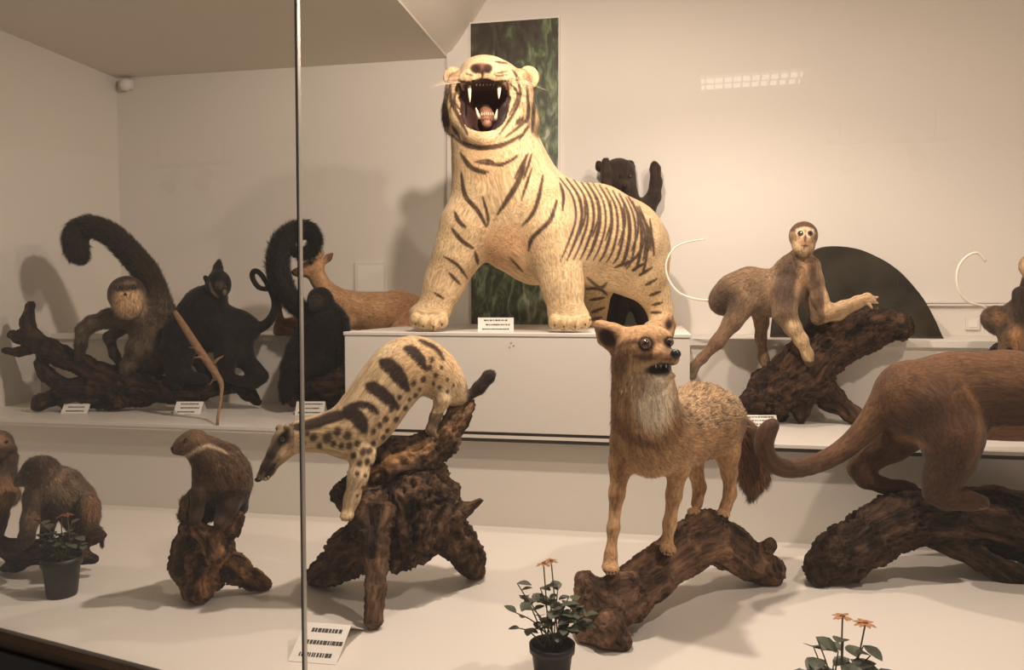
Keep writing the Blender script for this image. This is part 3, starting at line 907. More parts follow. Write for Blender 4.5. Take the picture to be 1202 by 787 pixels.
        # nose and lips
        nose = np.maximum(blob(c, *H(288, 152), 6.0, 5.2, .35, 25), blob(c, *H(357, 150), 5.0, 5, .35, -20)) * front
        T = over(T, (112, 76, 58), blob(c, *H(322, 148), 12, 6, 0.3) * front)
        T = over(T, (52, 32, 24), np.maximum(nose, stroke(c, [(325, 150), (325, 222)], 2, 1, H) * front))
        T = over(T, (52, 32, 24), stroke(c, [(200, 225), (330, 232), (472, 222)], 2.2, 1, H, False) * front)
        # inside of the mouth
        ctr = P(X - 6, Y0 + 8, dH - 22 / FPX * 2.9)
        l = (c.p - ctr)
        rr = np.sqrt(((l @ RT) / (28.5 * 2.9 / 900)) ** 2 + ((l @ UP) / (30.5 * 2.9 / 900)) ** 2 + ((l @ FW) / (41.5 * 2.9 / 900)) ** 2)
        l2 = c.p - P(X - 6, Y0 - 6, dH - 24 / FPX * 2.9)
        r2 = np.sqrt(((l2 @ RT) / (31.5 * 2.9 / 900)) ** 2 + ((l2 @ UP) / (15.2 * 2.9 / 900)) ** 2 + ((l2 @ FW) / (37.5 * 2.9 / 900)) ** 2)
        ins = (rr < 1.0) | (r2 < 1.0)
        T = over(T, (62, 32, 24), ins.astype(float))
        T = over(T, (92, 52, 40), 0.7 * ins * (np.abs(c.y - 98) < 8))
        # dark soles at the toes
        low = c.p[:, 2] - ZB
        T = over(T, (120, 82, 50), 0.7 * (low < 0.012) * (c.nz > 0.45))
        return T
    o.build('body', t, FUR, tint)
    def bare(c):
        ctr = P(X - 6, Y0 + 8, dH - 22 / FPX * 2.9); l = c.p - ctr
        return (np.sqrt(((l @ RT) / .093) ** 2 + ((l @ UP) / .1) ** 2 + ((l @ FW) / .136) ** 2) < 1.0) | (blob(c, 567, 79, 13, 10) > 0.3)
    o.fur(t, 60000, 0.010, 0.0022, 0.18, 0.2, bare, shade=0.08)
    # teeth, tongue, claws, eyes, whisker pads
    Pm = lambda hx, hy, z: P(*H(hx, hy), dH - z / FPX * 2.9)
    def fang(a, b, r, zz0, zz1, nm='fang'):
        p0, p1 = Pm(*a, zz0), Pm(*b, zz1)
        pts = [p0 + (p1 - p0) * s for s in (0, .35, .7, 1)]
        return tube(nm, pts, [r, r * .9, r * .6, r * .12], M_TOOTH, t, 8)
    fang((250, 245), (254, 345), 0.0075, 22, 28); fang((425, 232), (420, 325), 0.0085, 22, 28)
    fang((308, 440), (288, 375), 0.007, 16, 22); fang((398, 450), (412, 385), 0.007, 16, 22)
    for i in range(6):
        fang((292 + i * 20, 238), (293 + i * 19.5, 250), 0.0026, 24, 25, 'incisor')
    for i in range(6):
        fang((322 + i * 13, 424), (322 + i * 13, 402), 0.003, 18, 21, 'incisor')
    tg = Organic(2.9)
    tg.chain([(*H(345, 390), dH + 0.06, 8), (*H(350, 430), dH - 0.0, 8), (*H(352, 470), dH - 0.03, 6)], 4)
    tg.solve(0.004); tg.build('tongue', t, M_TONGUE, lambda c: c.base((120, 70, 54)))
    for px, py, d, dirs in ((504, 371, 2.965, ((-16, 8), (-7, 11), (5, 12), (15, 9))), (668, 374, 2.875, ((-17, 7), (-6, 9), (7, 9), (19, 6)))):
        for tx, ty in dirs:
            a = P(px + tx, py + ty + 1, d - 0.095 + abs(tx) * 0.0016); b = a - FW * 0.014 + np.array([0, 0, -0.008])
            b[2] = max(b[2], ZB + 0.002)
            tube('claw', [a, (a + b) / 2 + np.array([0, 0, 0.002]), b], [0.0035, 0.0028, 0.0006], M_CLAW, t, 6)
    for sx, bx in ((-1, -30), (1, 20)):
        for k in range(6):
            a = P(X + bx + sx * (k % 3) * 3, Y0 - 26 + (k // 3) * 5, dH - 30 / FPX * 2.9)
            b = a + RT * sx * (0.07 + 0.012 * k) - UP * (0.01 + 0.012 * (k % 3)) - FW * 0.02
            tube('whisker', [a, (a + b) / 2 + UP * 0.006, b], [0.0008, 0.0006, 0.0002], M_TOOTH, t, 4)
    for x in (-27, 19):
        ball('eye', P(X + x, Y0 - 42, dH - 2 / FPX * 2.9), 0.009, M_AMBER, t)
    return t
tiger()

# ------------------------------------------------------------------ helpers for mounted animals
def eye(root, px, py, d, r, mat=None, ring=None):
    """glass eye pushed into the head; r in tracing units"""
    R = r * d / FPX
    e = ball('eye', P(px, py, d), R, mat or M_EYE, root)
    if ring: 
        b = P(px, py, d)
        pp = ball('pupil', b - FW * R * 0.62 , R * 0.55, M_EYE, e if False else root)
    return e
BROWN = ((104, 74, 52), (46, 32, 23))
DARKW = ((74, 54, 40), (34, 25, 19))

# ------------------------------------------------------------------ jackal and its log
LJ = cr(590, 580, 3.434)
def lj(x, y, d, r): a = LJ(x, y); return (a[0], a[1], d, r)
wood('fallen_log', 2.1, [
    [(712, 716, 1.96, 27), (734, 700, 2.0, 29), (766, 676, 2.07, 26), (800, 648, 2.15, 26), (830, 630, 2.23, 28), (856, 642, 2.28, 24), (882, 660, 2.32, 21), (903, 672, 2.33, 18)],
    [(697, 720, 1.95, 24), (694, 698, 1.955, 20), (688, 682, 1.965, 13)],
    [(712, 690, 1.965, 14), (736, 684, 1.97, 13)],
    [(716, 742, 1.90, 24), (728, 754, 1.89, 15), (731, 758, 1.88, 8)],
    [(692, 744, 1.93, 16), (702, 752, 1.92, 12)],
    [(740, 716, 1.96, 16), (752, 728, 1.945, 4)],
    [(888, 660, 2.31, 10), (897, 648, 2.30, 9), (904, 640, 2.29, 8.5)],
    [(826, 606, 2.26, 8), (810, 612, 2.25, 6)]],
    ((136, 104, 80), (76, 57, 44)), 'brown arched log with a broken splintered end under the fox-like jackal', 0.007, 4, 0.009, 24, 3, 0.0)

def jackal():
    K = cr(660, 350, 2.314)
    o = Organic(2.05)
    o.chain([(757, 478, 2.02, 36), (764, 512, 2.04, 42), (792, 510, 2.12, 40), (822, 494, 2.22, 42), (838, 492, 2.28, 36)], 14)
    o.chain([(766, 530, 2.02, 30), (772, 534, 2.04, 22)], 10)
    o.chain([(755, 425, 2.0, 30), (755, 455, 2.0, 34), (758, 485, 2.02, 38)], 12, 1.0)
    # fore legs
    o.chain([(734, 520, 2.02, 19), (729, 545, 2.01, 13.5), (724, 580, 2.0, 8.5), (720, 620, 1.985, 6.5), (717, 652, 1.975, 6.5), (716, 664, 1.97, 9)], 8, 0.22)
    o.ell((717, 668, 1.955), (10.5, 6.5, 13), 0, 4, 0.2)
    o.chain([(794, 525, 2.06, 20), (796, 548, 2.05, 13), (791, 582, 2.05, 8.5), (786, 615, 2.055, 7), (783, 636, 2.06, 7)], 8, 0.22)
    o.ell((784, 645, 2.045), (10, 7, 13), 0, 4, 0.2)
    # hind legs
    o.chain([(850, 505, 2.26, 24), (853, 530, 2.25, 15), (856, 555, 2.28, 9), (857, 580, 2.29, 7), (851, 598, 2.26, 7.5)], 7, 0.3)
    o.ell((848, 604, 2.235), (9, 6, 11), 0, 4, 0.2)
    o.chain([(816, 520, 2.28, 18), (814, 545, 2.28, 11), (821, 572, 2.31, 7.5), (818, 592, 2.29, 7)], 6, 0.3)
    o.ell((815, 602, 2.255), (9, 6, 11), 0, 4, 0.2)
    # brush tail
    o.chain([(858, 488, 2.33, 12), (872, 512, 2.37, 16), (884, 540, 2.37, 19), (884, 560, 2.36, 15), (882, 576, 2.35, 6)], 8, 2.6)
    # head
    e = lambda x, y, z, rx, ry, rz, **kw: o.ell((x, y, 1.98 - z / FPX * 2), (rx, ry, rz), **kw)
    e(752, 411, 0, 32, 29, 32, k=8, fl=.5)
    e(766, 399, 8, 24, 16, 20, k=6, fl=.4)
    e(778, 420, 24, 17, 14, 22, k=6, fl=.3)
    e(788, 421, 38, 10, 8.5, 12, k=5, fl=.2)
    e(779, 441, 22, 14, 6.5, 17, k=3, fl=.2)
    e(736, 430, -2, 18, 24, 20, k=8, fl=1.3)
    e(780, 433, 30, 16, 5.5, 16, cut=True, k=2)
    o.chain([(734, 398, 1.99, 13), (718, 393, 1.99, 14), (706, 384, 1.99, 8), (700, 379, 1.99, 3)], 4, 0.4)
    o.chain([(722, 408, 1.99, 9), (709, 398, 1.99, 8), (701, 384, 1.99, 3)], 4, 0.4)
    e(713, 396, 12, 8.5, 13, 9, k=2, roll=40, cut=True)
    o.chain([(770, 390, 2.0, 11), (780, 382, 2.01, 10), (786, 372, 2.01, 4), (787, 369, 2.01, 2)], 4, 0.4)
    o.chain([(784, 392, 2.0, 8), (790, 382, 2.01, 4), (787, 371, 2.01, 2)], 3, .3)
    e(786, 383, 4, 4, 7, 6, k=2, cut=True)
    o.solve(0.0052)
    base = P(785, 672, 2.12); base[2] = float(o.V[:, 2].min())
    t = empty('jackal', base, 'mounted tan jackal with pricked ears and bushy tail standing on the arched log', 'jackal')
    def tint(c):
        T = c.base((198, 158, 114), (164, 124, 86), 0.8)
        # speckled grey saddle
        sp = blob(c, 832, 470, 44, 34, 0.2)
        spk = fnoise(c.p, 190, 77, 2)
        T = over(T, (176, 148, 114), 0.8 * sp)
        T = over(T, (84, 64, 48), sp * sst(0.54, 0.64, spk) * 0.8)
        T = over(T, (206, 172, 128), sp * sst(0.52, 0.42, spk) * 0.5)
        # pale throat and bib
        T = over(T, (250, 232, 206), blob(c, 767, 468, 24, 38, 0.4))
        T = over(T, (222, 190, 150), 0.7 * blob(c, 742, 446, 16, 20, 0.6))
        T = over(T, (130, 90, 60), 0.75 * stroke(c, [(722, 486), (738, 512), (766, 522)], 9, 6))
        T = over(T, (130, 90, 60), 0.6 * stroke(c, [(800, 486), (790, 512), (766, 524)], 9, 6))
        T = over(T, (120, 80, 50), 0.5 * stroke(c, [(722, 520), (728, 560), (722, 600)], 8, 6))
        T = over(T, (202, 162, 120), 0.7 * blob(c, 770, 550, 20, 10, 0.6))
        # legs paler in front
        T = over(T, (214, 172, 128), 0.6 * ((c.y > 600) & (c.x < 870)))
        # head
        T = over(T, (206, 164, 118), 0.6 * blob(c, 762, 392, 30, 12, 0.6))
        T = over(T, (92, 60, 38), 0.75 * stroke(c, [(722, 410), (738, 402), (750, 402)], 5, 3))
        T = over(T, (96, 62, 42), 0.75 * stroke(c, [(744, 418), (762, 420), (776, 416)], 6, 3))
        T = over(T, (90, 58, 38), 0.6 * blob(c, 786, 412, 9, 9, 0.6))
        T = over(T, (110, 74, 48), 0.6 * blob(c, 728, 424, 10, 16, 0.6))
        T = over(T, (44, 28, 20), np.maximum(blob(c, 758, 404, 9.5, 9, .2), blob(c, 786, 402, 7, 7.5, .2)) * (c.face > 0))
        T = over(T, (36, 22, 15), np.maximum(blob(c, 776, 433, 17, 6, 0.3, -8), 0) * (c.face > -0.3))
        T = over(T, (58, 38, 26), np.maximum(blob(c, 713, 397, 8, 12, 0.3, -40), blob(c, 785, 381, 4, 6, 0.5)) * (c.face > -0.5))
        # tail
        tl = sst(862, 876, c.x) * (c.y > 492)
        T = over(T, (122, 88, 64), 0.75 * tl)
        T = over(T, (74, 48, 32), 0.6 * tl * sst(0.45, 0.65, c.nz))
        return T
    o.build('body', t, FUR, tint)
    o.fur(t, 60000, 0.014, 0.0018, 0.25, 0.3, lambda c: (blob(c, 778, 433, 18, 6.5) > .3) | (blob(c, 758, 404, 8.5, 8.5) > .5) | (blob(c, 786, 402, 6.5, 6.5) > .5))
    snap_eye(t, o, 758, 404, 6.8, M_AMBER, 0.1); snap_eye(t, o, 786, 402, 5.2, M_AMBER, 0.1)
    snap_nose(t, o, 793, 416, 6.5, 6, 6)
    for i, x in enumerate((770, 776, 782, 788)):
        a = P(x, 428.5, front_depth(o, x, 427) + 0.006); tube('tooth', [a, a + UP * -0.004, a + UP * -0.008], [0.002, 0.0015, 0.0003], M_TOOTH, t, 6)
    for px, py, d in ((717, 668, 1.955), (784, 645, 2.045), (848, 604, 2.235), (815, 602, 2.255)):
        for j in (-6, -2, 2, 6):
            a = P(px + j, py + 4, d - 0.024); tube('claw', [a, a - FW * 0.008 - UP * 0.004], [0.0028, 0.0008], M_CLAW, t, 5)
    for j in range(8):
        a = P(786 - (j % 4) * 3, 424 + (j // 4) * 3, 1.89); b = a + RT * (-0.02 - 0.01 * (j % 3)) - UP * (0.012 + 0.006 * (j % 4)) - FW * 0.01
        tube('whisker', [a, (a + b) / 2 + UP * 0.002, b], [0.0005, 0.0004, 0.0002], M_NOSE, t, 4)
    return t
jackal()

# ------------------------------------------------------------------ banded civet on its root stump
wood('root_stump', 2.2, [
    [(551, 476, 2.30, 8), (538, 492, 2.28, 12), (520, 516, 2.26, 18), (496, 534, 2.24, 20), (462, 545, 2.22, 22), (434, 560, 2.20, 24), (420, 580, 2.18, 20)],
    [(470, 560, 2.24, 30), (487, 592, 2.24, 46), (482, 622, 2.22, 40), (470, 648, 2.2, 22)],
    [(452, 590, 2.2, 30), (436, 610, 2.14, 24)],
    [(420, 574, 2.18, 16), (404, 580, 2.17, 12), (408, 596, 2.16, 9)],
    [(440, 600, 2.12, 18), (440, 640, 2.08, 14), (440, 690, 2.03, 11.5), (439, 730, 2.0, 10)],
    [(436, 630, 2.2, 22), (412, 650, 2.24, 22), (388, 668, 2.28, 17), (372, 678, 2.31, 13)],
    [(390, 664, 2.27, 6), (376, 652, 2.28, 3)],
    [(512, 610, 2.26, 32), (534, 630, 2.3, 20), (550, 652, 2.34, 15), (560, 680, 2.38, 10)],
    [(524, 610, 2.28, 18), (544, 600, 2.28, 9), (564, 588, 2.28, 4)],
    [(500, 560, 2.27, 22), (518, 580, 2.28, 18)]],
    ((112, 86, 64), (44, 32, 24)), 'gnarled dark root stump with three splayed legs under the banded civet', 0.0075, 6, 0.022, 22, 5, 0.0,
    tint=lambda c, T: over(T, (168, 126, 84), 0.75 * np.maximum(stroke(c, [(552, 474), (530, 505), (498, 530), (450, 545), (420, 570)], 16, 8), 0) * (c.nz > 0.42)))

def civet():
    K = cr(290, 380, 2.126)
    o = Organic(2.2)
    o.chain([(352, 512, 2.13, 17), (385, 508, 2.14, 21), (412, 506, 2.16, 30), (432, 487, 2.18, 33), (451, 460, 2.2, 33), (471, 436, 2.22, 34), (490, 428, 2.24, 30), (511, 439, 2.26, 26), (526, 453, 2.27, 19), (537, 465, 2.28, 10)], 8, sub=3)
    o.chain([(412, 520, 2.14, 20), (426, 534, 2.12, 14), (420, 560, 2.10, 11), (413, 586, 2.10, 8.5), (408, 603, 2.09, 7.5)], 7, .7)
    o.ell((407, 607, 2.085), (8, 5, 10), 0, 4, .5)
    o.chain([(432, 512, 2.26, 18), (440, 535, 2.27, 10), (436, 552, 2.26, 7)], 7, .7)
    o.chain([(516, 452, 2.23, 14), (519, 470, 2.22, 9), (511, 490, 2.22, 6.5), (506, 505, 2.22, 6), (512, 512, 2.22, 6)], 5, .6)
    o.chain([(530, 458, 2.3, 12), (536, 472, 2.31, 7), (530, 482, 2.3, 6)], 5, .6)
    o.chain([(538, 466, 2.28, 7), (550, 466, 2.29, 5), (562, 456, 2.3, 7.5), (574, 442, 2.31, 7.5), (576, 440, 2.31, 4)], 4, 1.3)
    # head
    o.chain([(352, 512, 2.13, 15), (336, 520, 2.12, 16), (326, 533, 2.1, 11.5), (316, 547, 2.09, 8), (307, 558, 2.085, 5.5)], 6, .5)
    o.chain([(305, 561, 2.083, 4), (303, 564, 2.083, 3)], 2, .3)
    o.chain([(318, 553, 2.09, 6), (312, 562, 2.09, 3.5)], 2, .3)
    o.chain([(334, 508, 2.14, 6), (328, 503, 2.145, 5)], 3, .5)
    o.chain([(341, 507, 2.09, 5), (336, 502, 2.085, 4)], 3, .5)
    o.solve(0.0045)
    base = P(440, 600, 2.15); base[2] = float(o.V[:, 2].min())
    t = empty('banded_civet', base, 'mounted pale civet with dark bands and spots climbing head down over the root stump', 'civet')
    def tint(c):
        T = c.base((224, 198, 158), (198, 168, 126), 0.9)
        T = over(T, (206, 164, 114), 0.5 * blob(c, 505, 425, 34, 30, 0.7))
        dk = (44, 30, 22)
        for pts, w in (([(395, 62), (420, 75), (445, 115)], 24), ([(335, 95), (365, 115), (400, 165)], 34), ([(300, 155), (330, 170), (375, 210)], 30),
                       ([(255, 205), (300, 205), (325, 225)], 16), ([(430, 42), (470, 62), (490, 90)], 9),
                       ([(100, 262), (160, 252), (220, 232), (270, 222)], 24), ([(245, 215), (275, 235), (292, 268)], 36)):
            T = over(T, dk, 0.92 * stroke(c, pts, w / 2.126 + 4 * (c.nz - .5) + 2.5 * (fnoise(c.p, 90, 8, 2) - .5), 2.5, K))
        rs = np.random.default_rng(5)
        spots = [(165, 285, 8), (200, 285, 10), (225, 270, 9), (250, 280, 9), (180, 305, 6), (255, 305, 7), (275, 300, 7), (290, 320, 8), (305, 318, 7), (315, 300, 6), (265, 330, 6), (280, 350, 6),
                 (300, 345, 6), (275, 375, 5), (295, 380, 4), (315, 270, 6), (345, 240, 7), (360, 215, 6), (420, 180, 5), (440, 140, 6), (455, 110, 6), (470, 130, 5), (480, 160, 4), (500, 140, 4), (500, 170, 4), (330, 255, 6),
                 (350, 268, 5), (372, 240, 6), (395, 212, 5), (405, 190, 4), (430, 165, 4), (440, 90, 5), (465, 150, 4), (515, 155, 3), (340, 285, 5), (325, 330, 5), (310, 355, 4), (290, 410, 4), (275, 430, 3), (235, 305, 6), (215, 300, 6), (150, 275, 6), (140, 300, 5), (460, 90, 6), (485, 110, 4), (415, 150, 6), (380, 185, 5)]
        for x, y, r in spots:
            a = K(x, y); T = over(T, (58, 40, 28), 0.85 * blob(c, a[0], a[1], r / 2.126 * 1.1, r / 2.126 * 1.35, 0.5, 20))
        # face: dark blaze from ear to nose, dark eye patch, pale muzzle
        T = over(T, (120, 100, 76), 0.7 * (c.x < 345))
        T = over(T, (54, 40, 30), 0.85 * stroke(c, [(338, 506), (326, 522), (314, 542), (306, 556)], 9, 3))
        T = over(T, (30, 20, 14), 0.9 * blob(c, 333, 516, 6.5, 6, 0.5))
        T = over(T, (32, 22, 16), 0.9 * stroke(c, [(322, 546), (312, 560)], 7, 3))
        T = over(T, (190, 160, 122), 0.7 * blob(c, 338, 532, 12, 8, 0.6, -40))
        T = over(T, (46, 34, 27), sst(545, 552, c.x))
        T = over(T, (70, 52, 38), 0.6 * ((c.x > 500) & (c.x < 530) & (c.y > 485)))
        return T
    o.build('body', t, FUR, tint)
    o.fur(t, 40000, 0.009, 0.0018, 0.2, 0.25)
    snap_eye(t, o, 332, 516, 3.4)
    ball('nose', P(303, 563.5, 2.073), (0.0095, 0.007, 0.008), M_NOSE, t, np.array([RT, UP, FW]))
    for a in ((312, 561), (315, 559)):
        q = P(a[0], a[1], 2.078); tube('tooth', [q, q - UP * 0.007], [0.002, 0.0004], M_TOOTH, t, 5)
    for j in (-4, 0, 4):
        a = P(406 + j, 609, 2.07); tube('claw', [a, a - FW * 0.005 - UP * 0.006], [0.002, 0.0006], M_CLAW, t, 5)
    return t
civet()

# ------------------------------------------------------------------ mongoose on its stump
wood('small_stump', 2.2, [
    [(238, 676, 2.2, 24), (232, 690, 2.17, 16), (236, 700, 2.16, 8)],
    [(221, 622, 2.19, 9), (222, 640, 2.2, 14), (219, 664, 2.2, 15), (228, 684, 2.2, 14)],
    [(280, 607, 2.2, 7), (268, 622, 2.19, 11), (250, 638, 2.18, 14), (240, 660, 2.18, 20)],
    [(232, 622, 2.15, 9), (246, 632, 2.15, 10), (252, 652, 2.14, 10)],
    [(254, 652, 2.2, 17), (276, 668, 2.22, 14), (298, 682, 2.25, 11), (312, 687, 2.27, 7.5)],
    [(262, 616, 2.2, 9), (258, 634, 2.2, 10)],
    [(272, 640, 2.24, 5), (273, 634, 2.24, 3)]],
    ((142, 104, 72), (58, 41, 29)), 'short split reddish stump with a splintered arm under the mongoose', 0.0065, 5, 0.020, 28, 8, 0.0)
def mongoose():
    o = Organic(2.18)
    o.chain([(226, 521, 2.13, 15.5), (242, 532, 2.15, 18), (256, 546, 2.17, 27), (264, 560, 2.19, 29), (268, 572, 2.2, 25), (268, 582, 2.2, 18)], 8)
    o.chain([(226, 521, 2.13, 15), (215, 524, 2.115, 10.5), (207, 528, 2.105, 6)], 5, .4)
    o.chain([(240, 560, 2.14, 14), (234, 582, 2.12, 9), (231, 600, 2.12, 7), (229, 609, 2.11, 7)], 6, .6)
    o.chain([(252, 566, 2.22, 13), (248, 590, 2.24, 8), (246, 606, 2.24, 6.5)], 6, .6)
    o.chain([(272, 578, 2.17, 16), (268, 596, 2.15, 11), (262, 608, 2.14, 8), (258, 615, 2.12, 7)], 6, .6)
    o.chain([(280, 580, 2.25, 14), (282, 596, 2.26, 8), (276, 606, 2.24, 7)], 6, .6)
    o.chain([(233, 512, 2.135, 5), (236, 509, 2.14, 4)], 3, .4)
    o.chain([(276, 590, 2.27, 9), (258, 602, 2.31, 7), (232, 610, 2.29, 7), (219, 606, 2.24, 7), (218, 592, 2.22, 5), (222, 580, 2.21, 2.5)], 5, 1.8)
    o.solve(0.0045)
    base = P(250, 615, 2.17); base[2] = float(o.V[:, 2].min())
    t = empty('mongoose', base, 'mounted dark brown mongoose with a white neck stripe standing on the split stump', 'mongoose')
    def tint(c):
        T = c.base((108, 82, 60), (72, 52, 38), 0.9)
        T = over(T, (120, 92, 66), 0.6 * blob(c, 222, 518, 18, 14, 0.6))
        T = over(T, (206, 184, 150), 0.85 * stroke(c, [(206, 536), (216, 537), (230, 529), (243, 523), (254, 526), (266, 532)], 3.6, 2))
        T = over(T, (48, 33, 24), 0.6 * ((c.y > 575) & (c.x > 224)))
        T = over(T, (190, 150, 104), 0.8 * (c.x < 220.5) * (c.y > 575))
        return T
    o.build('body', t, FUR, tint)
    o.fur(t, 26000, 0.011, 0.0018, 0.25, 0.3)
    snap_eye(t, o, 218, 517, 2.6)
    ball('nose', P(204, 527, 2.098), (0.009, 0.008, 0.008), M_NOSE, t)
    return t
mongoose()

# ------------------------------------------------------------------ grey macaque on a low branch, left, and its neighbour
wood('low_branch', 2.4, [
    [(-50, 650, 2.42, 12), (-14, 638, 2.4, 11), (16, 646, 2.38, 12), (48, 648, 2.38, 13), (84, 640, 2.38, 11), (104, 633, 2.4, 8), (118, 629, 2.41, 7)],
    [(40, 650, 2.38, 10), (18, 662, 2.4, 9), (4, 668, 2.42, 5)],
    [(70, 646, 2.36, 10), (92, 652, 2.36, 9), (111, 657, 2.37, 6)],
    [(-10, 640, 2.42, 9), (-4, 618, 2.42, 8), (2, 604, 2.43, 8)],
    [(-60, 655, 2.4, 14), (-66, 676, 2.42, 12)],
    [(60, 650, 2.4, 9), (66, 670, 2.46, 7)]],
    DARKW, 'low dark branch under the crouching grey macaque', 0.008, 6, 0.010, 24, 12, 0.0)
def macaque():
    o = Organic(2.38)
    o.chain([(58, 566, 2.36, 21), (72, 574, 2.37, 23), (86, 588, 2.38, 22), (94, 606, 2.39, 20)], 8)
    o.ell((104, 600, 2.34), (11, 21, 18), 0, 6)
    o.chain([(104, 610, 2.34, 11), (88, 630, 2.32, 8), (76, 636, 2.31, 7)], 6)
    o.chain([(52, 562, 2.34, 17), (40, 584, 2.32, 11), (35, 612, 2.31, 9), (31, 632, 2.3, 8), (26, 640, 2.29, 7)], 6, .7)
    o.chain([(62, 580, 2.42, 12), (58, 606, 2.43, 9), (54, 634, 2.42, 7)], 6, .7)
    o.ell((48, 551, 2.32), (20, 16, 18), 0, 6)
    o.chain([(38, 556, 2.31, 11), (28, 562, 2.3, 8), (22, 567, 2.295, 5)], 5, .5)
    o.chain([(56, 556, 2.27, 5), (58, 553, 2.265, 4)], 3, .3)
    o.chain([(106, 612, 2.4, 5), (116, 622, 2.42, 3.5), (120, 640, 2.42, 2.5)], 3)
    o.solve(0.005)
    base = P(60, 645, 2.36); base[2] = float(o.V[:, 2].min())
    t = empty('macaque', base, 'mounted grey brown macaque bending forward on the low branch behind the flower pot', 'monkey')
    def tint(c):
        T = c.base((128, 108, 86), (92, 74, 57), 0.8)
        T = over(T, (142, 120, 94), 0.7 * blob(c, 62, 572, 16, 18, 0.6))
        T = over(T, (66, 48, 36), 0.8 * blob(c, 50, 545, 20, 10, 0.5, -10))
        T = over(T, (84, 64, 50), 0.7 * blob(c, 28, 562, 10, 7, 0.5))
        T = over(T, (150, 106, 76), 0.6 * blob(c, 108, 598, 9, 20, 0.5))
        T = over(T, (52, 38, 29), 0.7 * (c.y > 622))
        return T
    o.build('body', t, FUR, tint); o.fur(t, 26000, 0.014, 0.002, 0.25, 0.3)
    snap_eye(t, o, 33, 556, 2)
    return t
macaque()
def neighbour():
    o = Organic(2.45)
    o.chain([(2, 540, 2.46, 17), (-14, 560, 2.46, 28), (-30, 590, 2.46, 32), (-36, 612, 2.46, 28)], 8)
    o.ell((-4, 522, 2.42), (18, 17, 18), 0, 6)
    o.chain([(-4, 560, 2.4, 14), (4, 582, 2.38, 12), (0, 604, 2.38, 8), (-6, 634, 2.38, 7)], 6)
    o.chain([(-40, 610, 2.42, 18), (-24, 628, 2.38, 10), (-20, 638, 2.37, 8)], 6)
    o.ell((10, 582, 2.42), (12, 14, 14), 0, 6, 1.2)
    o.chain([(8, 524, 2.40, 9), (14, 528, 2.39, 6)], 4, .5)
    o.solve(0.006)
    base = P(-15, 640, 2.42); base[2] = float(o.V[:, 2].min())
    t = empty('macaque', base, 'mounted macaque with dark back and tan front cut off beside the crouching grey macaque', 'monkey')
    def tint(c):
        T = c.base((92, 70, 52), (52, 38, 29), 0.8)
        T = over(T, (172, 130, 92), 0.8 * np.maximum(blob(c, 8, 580, 16, 20, 0.5), blob(c, -2, 525, 10, 16, .5)))
        return T
    o.build('body', t, FUR, tint); o.fur(t, 16000, 0.014, 0.0015, 0.25, 0.3)
    snap_eye(t, o, 8, 519, 2)
neighbour()

# ------------------------------------------------------------------ brown cat on the big log, right
wood('big_log', 2.35, [
    [(966, 667, 2.33, 21), (990, 650, 2.34, 27), (1020, 630, 2.36, 30), (1058, 610, 2.38, 31), (1110, 605, 2.4, 29), (1165, 612, 2.42, 31), (1225, 632, 2.42, 33), (1300, 670, 2.4, 34), (1360, 712, 2.36, 34)],
    [(958, 660, 2.31, 14), (952, 658, 2.31, 9)], [(958, 678, 2.30, 10), (962, 680, 2.3, 9)],
    [(1094, 641, 2.36, 4), (1120, 645, 2.36, 9), (1150, 656, 2.35, 12), (1184, 676, 2.35, 14), (1210, 690, 2.34, 14), (1270, 690, 2.36, 14)],
    [(1120, 578, 2.42, 5), (1170, 580, 2.44, 8), (1215, 590, 2.45, 10)]],
    ((84, 64, 50), (42, 31, 24)), 'big dark curved log with a long side branch under the brown cat', 0.008, 8, 0.014, 20, 15, 0.0)
